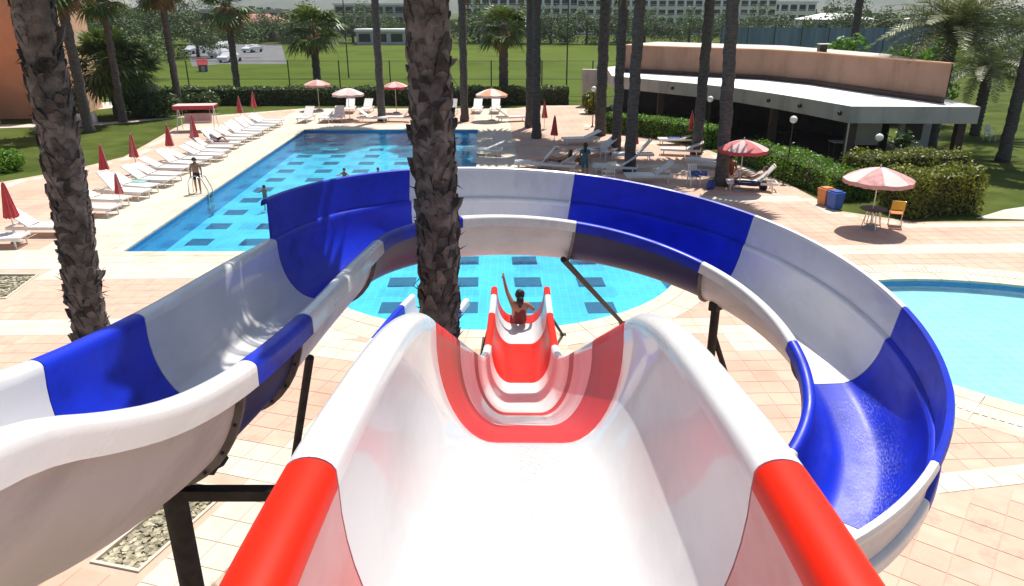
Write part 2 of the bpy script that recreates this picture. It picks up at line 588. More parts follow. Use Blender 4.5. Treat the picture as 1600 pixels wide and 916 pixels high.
def dist_poly(p, poly):
    best = 1e9
    P = Vector((p[0], p[1]))
    for i in range(len(poly)):
        a, b = Vector(poly[i][:2]), Vector(poly[(i + 1) % len(poly)][:2])
        d = b - a
        t = max(0, min(1, (P - a).dot(d) / max(d.length_squared, 1e-9)))
        best = min(best, (P - a - d * t).length)
    return best


# main pool: a rectangle with a round landing bay at its near right corner
LC, LR = Vector((-0.55, 22.3)), 5.75
pool = [(sx(-12.73, 22.87), 22.87)]
a0 = math.asin((22.87 - LC.y) / LR)
for k in range(33):
    a = math.pi - a0 + (math.pi + 2 * a0 + 0.55) * k / 32
    pool.append((LC.x + LR * math.cos(a), LC.y + LR * math.sin(a)))
pool += [(sx(-0.6, 30.5), 30.5), (sx(-1.25, 34), 34.0), (sx(-1.25, 49.1), 49.1), (sx(-12.73, 49.1), 49.1)]
kid = []
KC, KRX, KRY, KA = Vector((13.6, 15.6)), 6.2, 4.2, R(-28)
for k in range(48):
    a = 2 * math.pi * k / 48
    x, y = KRX * math.cos(a), KRY * math.sin(a)
    kid.append((KC.x + x * math.cos(KA) - y * math.sin(KA), KC.y + x * math.sin(KA) + y * math.cos(KA)))


def offset(poly, d):
    n = len(poly)
    area = sum(poly[i][0] * poly[(i + 1) % n][1] - poly[(i + 1) % n][0] * poly[i][1] for i in range(n))
    sgn = 1 if area > 0 else -1
    out = []
    for i in range(n):
        p0, p1, p2 = Vector(poly[i - 1]), Vector(poly[i]), Vector(poly[(i + 1) % n])
        e1, e2 = (p1 - p0).normalized(), (p2 - p1).normalized()
        n1, n2 = Vector((e1.y, -e1.x)) * sgn, Vector((e2.y, -e2.x)) * sgn
        m = (n1 + n2)
        m = m.normalized() if m.length > 1e-6 else n1
        k = d / max(0.35, m.dot(n1))
        out.append((p1.x + m.x * k, p1.y + m.y * k))
    return out


deck_poly = [(-26, -14), (24, -14), (24, 24), (21.5, 26.8), (15, 26.6), (12.9, 28.2), (12.5, 34), (10.3, 46), (5.8, 62.3),
             (2.0, 62.5), (0.2, 60.4), (-16.9, 60.3), (-22.9, 55.7), (-22.6, 50), (-21.6, 44), (-20.9, 39.6), (-21.8, 36.2), (-23.5, 33.4), (-26, 33.2)]
pool_c = offset(pool, 0.42)
kid_c = offset(kid, 0.42)
pits = [[(-6.05, 8.45), (-5.25, 8.25), (-4.62, 10.2), (-5.42, 10.4)], [(-15.6, 18.75), (-13.85, 18.75), (-14.15, 20.75), (-15.6, 20.75)]]

BIG = 3500
gr = MB().sheet([[(-BIG, -400), (BIG, -400), (BIG, BIG), (-BIG, BIG)], deck_poly], -0.02).build('ground', M['lawn'])
struct(gr, 'green lawn around the paved pool terrace')
deck = MB().sheet([deck_poly, pool, kid] + pits, 0.0)
nd = len(deck_poly)
deck.add([(p[0], p[1], z) for z in (-0.15, 0) for p in deck_poly],
         [(i, (i + 1) % nd, nd + (i + 1) % nd, nd + i) for i in range(nd)])
deck = deck.build('terrace_paving', M['grout'])
struct(deck, 'pink and cream paved pool terrace')


T = 0.5
ZA = {0: R(2.1), 1: R(-38), 2: R(-16.7), 3: math.atan(.17)}


def zone(x, y):
    k = y - .17 * (x - 7.4)
    if x > 3.4 and k < 10.0:
        return 1
    if x > 3.4 and k < 10.6:
        return 3
    if x < 1.5 and y < 16.2 and x > -9.6:
        return 2
    return 0


def is_cream(zn, x, y, i, j):
    if zn == 3:
        return True
    if zn == 1:
        return False
    if zn == 2:
        return i % 7 in (0, 1) or j % 9 in (0, 1)
    u = x - (y - 22.87) * SH
    if u < -12.7 and u > -15.6 and y > 20.3:
        return True
    if 20.3 < y < 23.2 and u < -5:
        return True
    if y > 48.9 and y < 51.6 and u < 1.0:
        return True
    if -1.4 < u < .9 and y > 30:
        return True
    if 16.2 < y < 17.2:
        return True
    return (j % 14 in (3, 4) and x > 5) or (i % 16 == 5 and x < -15) or dist_poly((x, y), deck_poly) < 0.75


tiles = []
for zn, ang in ZA.items():
    ca, sa = math.cos(ang), math.sin(ang)
    for i in range(-120, 121):
        for j in range(-120, 160):
            u, v = i * T, j * T
            x, y = u * ca - v * sa, u * sa + v * ca
            if not (-25.7 < x < 23.7 and 3 < y < 62.5) or zone(x, y) != zn:
                continue
            if not inside((x, y), deck_poly) or dist_poly((x, y), deck_poly) < 0.36:
                continue
            if inside((x, y), pool) or inside((x, y), kid) or dist_poly((x, y), pool) < 0.37 or dist_poly((x, y), kid) < 0.37:
                continue
            if any(inside((x, y), p) or dist_poly((x, y), p) < 0.34 for p in pits):
                continue
            tiles.append((x, y, ang, is_cream(zn, x, y, i, j), 0.0007 * zn))


def visible_rank(t):
    v = Vector((t[0], t[1], 0)) - Vector((0, 0, CAM_H))
    zc = v.y * cP - v.z * sP
    px = 800 + 1150 * v.x / zc
    py = 458 - 1150 * (v.y * sP + v.z * cP) / zc
    if not (-30 < px < 1630 and 300 < py < 940):
        return 1e9
    # standing clear of the slides
    if (px > 1420 and py > 640) or (px < 480 and py > 640 and px > 200) or (px < 430 and 395 < py < 560 - px * 0.2) or (500 < px < 760 and 500 < py < 560):
        return zc
    return 1e8 + zc


tiles.sort(key=visible_rank)


def tile_mesh(m, name):
    b = MB()
    h, e = T / 2 - 0.0045, 0.003
    b.add([(-h, -h, 0), (h, -h, 0), (h, h, 0), (-h, h, 0), (-h + e, -h + e, .007), (h - e, -h + e, .007), (h - e, h - e, .007), (-h + e, h - e, .007)],
          [(4, 5, 6, 7), (0, 1, 5, 4), (1, 2, 6, 5), (2, 3, 7, 6), (3, 0, 4, 7)])
    return b.mesh(name, m)


tmats = []
for k in range(4):
    f = (0.96, 0.99, 1.02, 1.04)[k]
    tmats.append((tile_mesh(mat('pink_paver_%d' % k, (0.555 * f, 0.36 * f, 0.262 * f), 0.8, 0.0, 2.7, 0.1, 40, col2=(0.62 * f, 0.435 * f, 0.335 * f), stain=.2 * (k % 3), sscale=2.2), 'tile'),
                  tile_mesh(mat('cream_paver_%d' % k, (0.60 * f, 0.515 * f, 0.41 * f), 0.8, 0.0, 2.7, 0.1, 40, col2=(0.66 * f, 0.585 * f, 0.48 * f)), 'tile')))
for t in tiles[:300]:
    link('tile', tmats[random.randrange(4)][1 if t[3] else 0], deck, (t[0], t[1], t[4]), (0, 0, t[2] + random.randrange(4) * math.pi / 2))
rest = MB()
h, e = T / 2 - 0.0045, 0.003
for x, y, ang, cr, zo in tiles[300:]:
    ca, sa = math.cos(ang), math.sin(ang)
    ps = []
    dz = random.uniform(0.006, 0.0075) + zo
    for (a, zz) in ((h, 0), (h - e, dz)):
        for u, v in ((-a, -a), (a, -a), (a, a), (-a, a)):
            ps.append((x + u * ca - v * sa, y + u * sa + v * ca, zz))
    rest.add(ps, [(4, 5, 6, 7), (0, 1, 5, 4), (1, 2, 6, 5), (2, 3, 7, 6), (3, 0, 4, 7)], 1 if cr else 0)
struct(rest.build('paving_tiles', [M['pink_tile'], M['cream_tile']], deck), None, 'stuff')


def coping(poly, parent, step=0.6, r0=-0.035, r1=0.40, dz=0.0):
    outer = offset(poly, r1)
    inner = offset(poly, r0)
    b = MB()
    n = len(poly)
    for i in range(n):
        p0, p1 = Vector(inner[i]), Vector(inner[(i + 1) % n])
        q0, q1 = Vector(outer[i]), Vector(outer[(i + 1) % n])
        L = (p1 - p0).length
        k = max(1, round(L / step))
        for j in range(k):
            t0, t1 = j / k + 0.006 / L * 1.2, (j + 1) / k - 0.006 / L * 1.2
            a, bb, c, d = p0.lerp(p1, t0), p0.lerp(p1, t1), q0.lerp(q1, t1), q0.lerp(q1, t0)
            if (bb - a).cross(d - a) < 0:
                a, bb, c, d = bb, a, d, c
            z = 0.035 + dz + random.uniform(-.002, .002)
            ps = [(*a, -0.03), (*bb, -0.03), (*c, -0.0), (*d, -0.0), (*a, z), (*bb, z), (*c, z - .01), (*d, z - .01)]
            b.add(ps, [(4, 5, 6, 7), (0, 1, 5, 4), (1, 2, 6, 5), (2, 3, 7, 6), (3, 0, 4, 7), (0, 3, 2, 1)])
    return struct(b.build('coping_stones', M['coping'], parent), None, 'stuff')


def basin(name, poly, depth, mats, label):
    n = len(poly)
    b = MB()
    b.sheet([poly], -depth, 0)
    b.add([(p[0], p[1], z) for z in (-depth, 0.0) for p in poly], [(i, n + i, n + (i + 1) % n, (i + 1) % n) for i in range(n)], 1)
    o = b.build(name, mats)
    return struct(o, label)


pb = basin('swimming_pool', pool, 0.95, [M['pool_tile'], M['pool_wall']], 'large blue swimming pool with navy squares on its floor')
coping(pool, pb)
coping(pool, pb, 0.8, 0.415, 1.05, -0.012)
kb = basin('wading_pool', kid, 0.30, [M['kid_tile'], M['pool_wall']], 'pale shallow wading pool')
coping(kid, kb)
coping(kid, kb, 0.8, 0.415, 1.35, -0.012)
gb = MB()
ko, ki = offset(kid, 0.92), offset(kid, 0.62)
for i in range(len(kid)):
    j = (i + 1) % len(kid)
    for s in range(6):
        a, b2 = Vector(ki[i]).lerp(Vector(ki[j]), s / 6), Vector(ki[i]).lerp(Vector(ki[j]), (s + .6) / 6)
        c, d = Vector(ko[i]).lerp(Vector(ko[j]), (s + .6) / 6), Vector(ko[i]).lerp(Vector(ko[j]), s / 6)
        gb.add([(*a, .018), (*b2, .018), (*c, .018), (*d, .018), (*a, .032), (*b2, .032), (*c, .032), (*d, .032)],
               [(4, 5, 6, 7), (0, 1, 5, 4), (1, 2, 6, 5), (2, 3, 7, 6), (3, 0, 4, 7)])
struct(gb.build('overflow_grate', M['grate'], kb), None, 'stuff')
mk = MB().box((0, 0, 0.004), (0.88, 0.88, 0.008)).mesh('floor_marking', M['pool_mark'])
for i in range(0, 9):
    for j in range(0, 14):
        y = 20.45 + 2.22 * j
        x = sx(-11.85 + 2.06 * i, y)
        if inside((x, y), pool) and dist_poly((x, y), pool) > 0.62:
            link('floor_marking', mk, pb, (x, y, -0.95), (0, 0, R(2.1)))
struct(MB().sheet([pool], -0.10).build('pool_water', M['water']), 'clear turquoise water of the big pool')
struct(MB().sheet([kid], -0.06).build('wading_water', M['kid_water']), 'still pale water of the wading pool')

# tree pits with gravel
gm = MB()
for pi_, p in enumerate(pits):
    n = len(p)
    fr_ = MB()
    ins = offset(p, -0.05)
    outp = offset(p, 0.0)
    fr_.add([(q[0], q[1], z) for q in outp for z in (-.2, .03)] + [(q[0], q[1], z) for q in ins for z in (-.2, .03)],
            [(2 * i + 1, 2 * ((i + 1) % n) + 1, 2 * n + 2 * ((i + 1) % n) + 1, 2 * n + 2 * i + 1) for i in range(n)] +
            [(2 * n + 2 * i, 2 * n + 2 * i + 1, 2 * n + 2 * ((i + 1) % n) + 1, 2 * n + 2 * ((i + 1) % n)) for i in range(n)] +
            [(2 * i, 2 * ((i + 1) % n), 2 * ((i + 1) % n) + 1, 2 * i + 1) for i in range(n)])
    st = MB().sheet([ins], -0.06)
    for k in range(900):
        u, v = random.random(), random.random()
        q = Vector(ins[0]) * (1 - u) * (1 - v) + Vector(ins[1]) * u * (1 - v) + Vector(ins[2]) * u * v + Vector(ins[3]) * (1 - u) * v
        r_ = random.uniform(.015, .045)
        a = random.random() * 6.28
        st.box((q.x, q.y, -0.05 + r_ * .3), (r_ * 2, r_ * 1.5, r_), a)
    o = fr_.build('tree_pit', M['cream_tile'])
    struct(o, 'stone kerbed tree pit in the paving')
    struct(st.build('pebbles', M['gravel'], o), None, 'stuff')

# ------------------------------------------------------------------ water slides
def half_profile(hw, depth, flat):
    """inner half from floor centre to lip, then the outside back to the centre: (u, v, material)"""
    pts = [(0, -depth, 0), (flat, -depth, 0)]
    ax, ay = hw - flat, depth - 0.09
    for k in range(1, 13):
        a = math.pi / 2 * k / 12
        pts.append((flat + ax * math.sin(a), -0.09 - ay * math.cos(a), 0))
    lc, lr = hw + 0.075, 0.075
    for k in range(1, 11):
        a = math.pi - math.pi * k / 10
        pts.append((lc + lr * math.cos(a), -0.075 + (lr - .02) * math.sin(a) + .02 * min(1, 3 * math.sin(a)), 1))
    pts.append((lc + lr + .004, -0.165, 1))
    pts.append((lc + lr - .010, -0.165, 2))
    pts.append((lc + lr - .015, -0.075, 2))
    pts.append((hw + 0.028, -0.05, 2))
    pts.append((hw + 0.022, -0.10, 2))
    for k in range(11, -1, -1):
        a = math.pi / 2 * k / 12
        pts.append((flat + (ax + .02) * math.sin(a), -0.09 - (ay + .02) * math.cos(a), 2))
    pts.append((0, -depth - 0.02, 2))
    return pts


def full_profile(hw, depth, flat):
    h_ = half_profile(hw, depth, flat)
    ni = next(i for i, p in enumerate(h_) if p[2] == 2)
    loop = []
    right_in, right_out = h_[1:ni], h_[ni:-1]
    loop += [(-u, v, m) for u, v, m in right_out[::-1]] if False else []
    # walk: left lip outer -> inside -> right lip -> outside -> back
    loop = [(-u, v, m) for u, v, m in right_in[::-1]] + [(u, v, m) for u, v, m in right_in] + [(u, v, m) for u, v, m in right_out] + [(-u, v, m) for u, v, m in right_out[::-1]]
    return loop


class Flume:
    def __init__(s, pts):
        s.p = [Vector(p) for p in pts]
        s.s = [0]
        for a, b in zip(s.p, s.p[1:]):
            s.s.append(s.s[-1] + (b - a).length)
        s.L = s.s[-1]

    def pos(s, t):
        t = max(0, min(s.L, t))
        lo, hi = 0, len(s.s) - 1
        while hi - lo > 1:
            m = (lo + hi) // 2
            if s.s[m] <= t:
                lo = m
            else:
                hi = m
        k = (t - s.s[lo]) / max(1e-9, s.s[hi] - s.s[lo])
        return s.p[lo].lerp(s.p[hi], k)

    def frame(s, t):
        e_ = 0.06
        T_ = (s.pos(t + e_) - s.pos(t - e_)).normalized()
        R_ = T_.cross(Vector((0, 0, 1))).normalized()
        return s.pos(t), R_, R_.cross(T_), T_

    def near(s, f):
        """arc length of the sample that minimises f"""
        return s.s[min(range(len(s.p)), key=lambda i: f(s.p[i]))]

    def sweep(s, prof, t0, t1, ds, mb=None, closed=True, capends=True):
        mb = mb or MB()
        n = max(1, math.ceil((t1 - t0) / ds))
        base = len(mb.v)
        k = len(prof)
        for i in range(n + 1):
            c, r_, u_, _ = s.frame(t0 + (t1 - t0) * i / n)
            for a, b, m in prof:
                mb.v.append(tuple(c + r_ * a + u_ * b))
        for i in range(n):
            for j in range(k if closed else k - 1):
                j2 = (j + 1) % k
                a, b = base + i * k + j, base + i * k + j2
                mb.f.append((a, b, b + k, a + k))
                mb.m.append(prof[j][2] if prof[j][2] == prof[j2][2] else max(prof[j][2], prof[j2][2]) if 2 in (prof[j][2], prof[j2][2]) else 1)
        if capends and closed:
            for i, rev in ((0, False), (n, True)):
                tri = tessellate_polygon([[Vector((a, b, 0)) for a, b, _ in prof]])
                for t in tri:
                    q = tuple(base + i * k + x for x in t)
                    mb.f.append(q[::-1] if rev else q)
                    mb.m.append(1)
        return mb


def interp(tab):
    """monotone smooth table lookup"""
    xs = [a for a, _ in tab]
    ys = [b for _, b in tab]
    n = len(xs)
    d = [(ys[i + 1] - ys[i]) / (xs[i + 1] - xs[i]) for i in range(n - 1)]
    m = [d[0]] + [0 if d[i - 1] * d[i] <= 0 else 2 * d[i - 1] * d[i] / (d[i - 1] + d[i]) for i in range(1, n - 1)] + [d[-1]]

    def f(x):
        if x <= xs[0]:
            return ys[0] + m[0] * (x - xs[0])
        if x >= xs[-1]:
            return ys[-1] + m[-1] * (x - xs[-1])
        i = max(k for k in range(n - 1) if xs[k] <= x)
        h_ = xs[i + 1] - xs[i]
        t = (x - xs[i]) / h_
        return ((2 * t**3 - 3 * t**2 + 1) * ys[i] + (t**3 - 2 * t**2 + t) * h_ * m[i] + (-2 * t**3 + 3 * t**2) * ys[i + 1] + (t**3 - t**2) * h_ * m[i + 1])
    return f


# ---- blue and white slide: straight run, a full turn to the right, then out to the landing bay
BX, BCx, BCy, BR = -2.36, 1.04, 8.75, 3.40
zs = interp([(0.2, 6.30), (1.3, 6.26), (1.94, 6.16), (2.25, 6.06), (2.6, 5.88), (3.1, 5.65), (3.6, 5.48), (4.2, 5.33), (5.5, 5.11), (7.5, 4.88), (8.75, 4.72)])
za = interp([(-180, 4.72), (-133, 4.50), (-90, 4.22), (-45, 3.78), (-4, 3.28), (37, 2.78), (90, 2.35), (135, 2.05), (180, 1.80)])
zx = interp([(8.75, 1.80), (12, 1.42), (14.5, 1.08), (16.6, 0.98)])
bp_ = [(BX, y, zs(y)) for y in [0.2 + 8.55 * i / 60 for i in range(60)]]
for i in range(181):
    an = -180 + 360 * i / 180
    rr = BR if an < 20 else BR - 0.28 * min(1, (an - 20) / 90)
    bp_.append((BCx + rr * math.cos(R(-an)), BCy + rr * math.sin(R(-an)), za(an)))
x_end = bp_[-1][0]
for i in range(1, 41):
    y = 8.75 + 7.7 * i / 40
    bp_.append((x_end - 0.10 * min(1, (y - 8.75) / 4) + 0.028 * max(0, y - 12.5)**2, y, zx(y)))
blue = Flume(bp_)
s_arc0 = blue.s[60]


def s_ang(a):
    i = 60 + round((a + 180) / 2)
    return blue.s[i]


def s_y0(y):
    return blue.s[min(range(60), key=lambda i: abs(bp_[i][1] - y))]


def s_y1(y):
    return blue.s[241 - 0 + min(range(40), key=lambda i: abs(bp_[241 + i][1] - y))]


sec = [(blue.s[0], 'w'), (s_y0(4.25), 'b'), (s_y0(5.5), 'w'), (s_ang(-178), 'b'), (s_ang(-132), 'w'), (s_ang(-90), 'b'), (s_ang(-46), 'w'),
       (s_ang(-4), 'b'), (s_ang(38), 'w'), (s_ang(82), 'b'), (s_ang(126), 'w'), (s_ang(168), 'b'), (s_y1(11.2), 'w'), (s_y1(13.6), 'b'), (s_y1(15.7), 'w'), (blue.L, None)]
bslide = thing('blue_slide', 'long blue and white winding water slide curling round the palm above the pool', 'water slide', (BX, 8.75, 0))
HWb, DPb, FLb = 0.60, 0.78, 0.16
prof_b = full_profile(HWb, DPb, FLb)


def flange_profile(hw, depth, flat, o):
    pr = []
    ax, ay = hw - flat + .02, depth - 0.09 + .02
    arc = [(flat + ax * math.sin(math.pi / 2 * k / 10), -0.09 - ay * math.cos(math.pi / 2 * k / 10)) for k in range(11)]
    nrm = [(math.sin(math.pi / 2 * k / 10), -math.cos(math.pi / 2 * k / 10)) for k in range(11)]
    inn = [(a, b) for a, b in arc]
    out = [(a + n_[0] * o, b + n_[1] * o) for (a, b), n_ in zip(arc, nrm)]
    loop = [(-a, b) for a, b in inn[::-1]] + inn + out[::-1] + [(-a, b) for a, b in out]
    return [(a, b, 0) for a, b in loop]


flp = flange_profile(HWb, DPb, FLb, 0.05)
M['flange'] = mat('grimy_flange', (0.17, 0.15, 0.14), .6, .3, 12)
bolt_me = MB().lathe([(0.0, 0.02), (.011, 0.012), (.012, 0.0), (.012, -.004)], n=6).mesh('bolt', M['bolt'])


def joint(fl, t, parent, flp_, hw, depth, flat, mats, bolts):
    mb = fl.sweep(flp_, t - 0.022, t + 0.022, 0.05)
    o = mb.build('joint_flange', mats, parent, world=True, smooth=True)
    if bolts:
        c, r_, u_, T_ = fl.frame(t - 0.022)
        off = parent.location
        ax, ay = hw - flat + .043, depth - 0.09 + .043
        for k in range(1, 10, 2):
            for sg in (-1, 1):
                a = math.pi / 2 * (1 - k / 10)
                q = c + r_ * sg * (flat + ax * math.sin(a)) + u_ * (-0.09 - ay * math.cos(a)) - off
                b = link('bolt', bolt_me, o, q)
                b.rotation_euler = (-T_).to_track_quat('Z', 'Y').to_euler()
    return o


for (t0, c), (t1, _) in zip(sec, sec[1:]):
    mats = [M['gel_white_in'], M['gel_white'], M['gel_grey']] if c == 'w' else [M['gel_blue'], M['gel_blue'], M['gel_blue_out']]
    o = blue.sweep(prof_b, t0 + 0.006, t1 - 0.006, 0.16).build('flume_section', mats, bslide, smooth=True, world=True)
    o['label'] = ('white' if c == 'w' else 'blue') + ' flume section'
    if s_ang(-178) - 0.01 <= t0 < s_ang(80):
        def eh(t):
            return 0.50
        # raised outer side panel with a rolled top edge
        ext = 0.50
        u0 = -(HWb + 0.05)
        pp = [(u0, -0.03, 0), (u0 - .012, 0.02, 0), (u0 - .02, ext - .06, 0), (u0 - .03, ext - .015, 1), (u0 - .06, ext, 1), (u0 - .10, ext - .012, 1), (u0 - .118, ext - .05, 1),
              (u0 - .118, ext - .09, 1), (u0 - .105, ext - .09, 2), (u0 - .10, ext - .055, 2), (u0 - .045, ext - .05, 2), (u0 - .042, 0.02, 2), (u0 - .03, -0.03, 2)]
        pp = pp[::-1]
        pp = [(a, b, m) for a, b, m in pp]
        blue.sweep(pp, t0 + 0.004, t1 - 0.004, 0.16).build('side_panel', mats, bslide, smooth=True, world=True)
for t, c in sec[1:-1]:
    joint(blue, t, bslide, flp, HWb, DPb, FLb, M['flange'], t < s_y0(6) or s_ang(30) < t < s_ang(90))
# sheet of running water on the floor of the turn
fp = []
for k in range(13):
    u = -0.52 + 0.80 * k / 12
    v = -DPb if abs(u) < FLb else -0.09 - (DPb - .09) * math.sqrt(max(0, 1 - ((abs(u) - FLb) / (HWb - FLb))**2))
    fp.append((u, v + 0.012, 0))
flm = blue.sweep(fp, s_ang(-2), s_ang(60), 0.1, closed=False).build('running_water', M['film'], bslide, smooth=True, world=True)


def flow_attr(o, k, us):
    me = o.data
    me.attributes.new('flow', 'FLOAT_VECTOR', 'POINT')
    me.attributes.new('film_depth', 'FLOAT', 'POINT')
    at_, th = me.attributes['flow'], me.attributes['film_depth']
    n = len(us)
    rows_ = len(me.vertices) // n
    for i in range(len(me.vertices)):
        r_, c_ = divmod(i, n)
        th.data[i].value = math.sin(math.pi * c_ / (n - 1)) ** 1.5 * min(1, (rows_ - 1 - r_) / 8, r_ / 3)
        at_.data[i].vector = (r_ * k, us[c_] * 55, 0)


def strut(parent, name, a, b, r, n=12, plate=True):
    mb = MB().tube(a, b, r, r, n)
    if plate and b[2] < 0.1:
        mb.box((b[0], b[1], 0.012 + b[2]), (r * 4.4, r * 4.4, 0.024))
    return mb.build(name, M['steel'], parent, smooth=True, world=True)


cz = 5.30 - DPb - .05
strut(bslide, 'post', (-2.42, 4.40, cz - .12), (-2.42, 4.40, 0), 0.085, 14)
MB().box((-2.40, 4.42, cz - .06), (0.62, .12, .12)).box((-2.62, 4.40, cz + .04), (.12, .10, .26), M=Matrix.Rotation(R(28), 4, 'Y')).box((-2.12, 4.40, cz + .05), (.12, .10, .26), M=Matrix.Rotation(R(-28), 4, 'Y')) \
    .build('cradle', M['steel'], bslide, world=True)
MB().box((-1.40, 4.40, cz - .30), (2.0, .085, .085)).build('cross_beam', M['steel'], bslide, world=True)
strut(bslide, 'post', (-1.98, 6.5, 4.22), (-3.25, 8.0, 0), 0.042)
strut(bslide, 'brace', (0.84, 11.45, 3.58), (2.80, 17.05, 0), 0.05)
c, r_, u_, T_ = blue.frame(s_ang(-44))
q = c + r_ * 0.32
strut(bslide, 'post', (q.x, q.y, q.z - .70), (q.x, q.y, 0), 0.07)
MB().box((q.x + .1, q.y + .1, q.z - .78), (.5, .14, .14), R(45)).build('cradle', M['steel'], bslide, world=True)
strut(bslide, 'brace', (q.x, q.y, q.z - 1.25), (q.x + 1.0, q.y + .35, 0), 0.045)
for an in (20, 110, 170):
    c, r_, u_, T_ = blue.frame(s_ang(an))
    strut(bslide, 'post', (c.x, c.y, c.z - DPb - .06), (c.x, c.y, 0), 0.07)
c = blue.pos(s_y1(13.0))
strut(bslide, 'post', (c.x, c.y, c.z - DPb - .06), (c.x, c.y, 0), 0.07)

# ---- red and white slide straight down in front of the camera
zr = interp([(0.2, 6.31), (1.2, 6.30), (1.65, 6.28), (2.25, 6.21), (3.0, 6.08), (3.7, 5.86), (4.3, 5.55), (5.2, 5.07), (9.6, 2.74), (10.8, 2.16), (12.1, 1.64), (13.2, 1.38), (14.6, 1.24), (16.65, 1.16)])
rp_ = [(0.075 + 0.008 * y, y, zr(y)) for y in [0.2 + 16.45 * i / 200 for i in range(201)]]
red = Flume(rp_)


def s_r(y):
    return red.s[min(range(201), key=lambda i: abs(rp_[i][1] - y))]


rslide = thing('red_slide', 'red and white straight water slide plunging away from the camera into the pool', 'water slide', (0.15, 9, 0))
HWr, DPr, FLr = 0.56, 0.74, 0.20
prof_r = full_profile(HWr, DPr, FLr)
flr = flange_profile(HWr, DPr, FLr, 0.06)
rsec = [(red.s[0], 'r'), (s_r(1.66), 'w'), (s_r(4.1), 'r'), (s_r(5.7), 'w'), (s_r(7.5), 'r'), (s_r(8.15), 'w'), (s_r(12.65), 'r'), (s_r(14.85), 'w'), (s_r(16.05), 'r'), (red.L, None)]
for i, ((t0, c), (t1, _)) in enumerate(zip(rsec, rsec[1:])):
    mats = [M['gel_white_in'], M['gel_white'], M['gel_grey']] if c == 'w' else [M['gel_red_glare_worn'] if i == 0 else M['gel_red_in'], M['gel_red'], M['gel_red']]
    if c == 'w':
        mats[2] = M['gel_white']
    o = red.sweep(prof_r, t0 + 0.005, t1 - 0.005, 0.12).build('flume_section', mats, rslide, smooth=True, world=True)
    o['label'] = ('white' if c == 'w' else 'red') + ' flume section'
for t, c in rsec[1:-1]:
    joint(red, t, rslide, flr, HWr, DPr, FLr, M['gel_white'] if c == 'w' else M['gel_red'], False)
fp = []
for k in range(17):
    u = -0.30 + 0.60 * k / 16
    v = -DPr if abs(u) < FLr else -0.09 - (DPr - .09) * math.sqrt(max(0, 1 - ((abs(u) - FLr) / (HWr - FLr))**2))
    fp.append((u, v + 0.010 - 0.004 * abs(u) / .30, 0))
flow_attr(red.sweep(fp, s_r(0.6), s_r(4.05), 0.1, closed=False).build('running_water', M['film_red'], rslide, smooth=True, world=True), 2.4, [p_[0] for p_ in fp])
flow_attr(flm, 1.9, [-.52 + .8 * k / 12 for k in range(13)])
for y, sg, fx in ((14.6, -1, -.72), (14.9, 1, 1.24)):
    x0 = 0.075 + .008 * y + sg * .66
    strut(rslide, 'leg', (x0, y, zr(y) - .12), (fx, y + (.25 if sg < 0 else 1.45), 0), 0.035)
for y in (3.2, 7.3, 10.4):
    strut(rslide, 'post', (0.15, y, zr(y) - DPr - .22), (0.15, y, 0), 0.08)

# ---- start platform behind and below the camera
tw = thing('slide_tower', 'steel start platform at the head of both slides', 'platform', (-0.9, -1.6, 0))
MB().box((-1.0, -1.75, 5.36), (5.4, 3.4, 0.14)).build('platform', M['path'], tw, world=True)
for x in (-3.55, 1.55):
    for y in (-3.3, -0.25):
        MB().tube((x, y, 0), (x, y, 6.5 if y < -1 else 5.29), 0.09, 0.09, 10).build('post', M['steel'], tw, smooth=True, world=True)
for x in (-3.6, 1.6):
    MB().tube((x, -3.3, 6.45), (x, -0.15, 6.45), .025).tube((x, -.15, 6.45), (x, -.15, 5.43), .025).build('rail', M['steel'], tw, smooth=True, world=True)
MB().tube((-3.6, -3.36, 6.45), (1.6, -3.36, 6.45), .025).build('rail', M['steel'], tw, smooth=True, world=True)

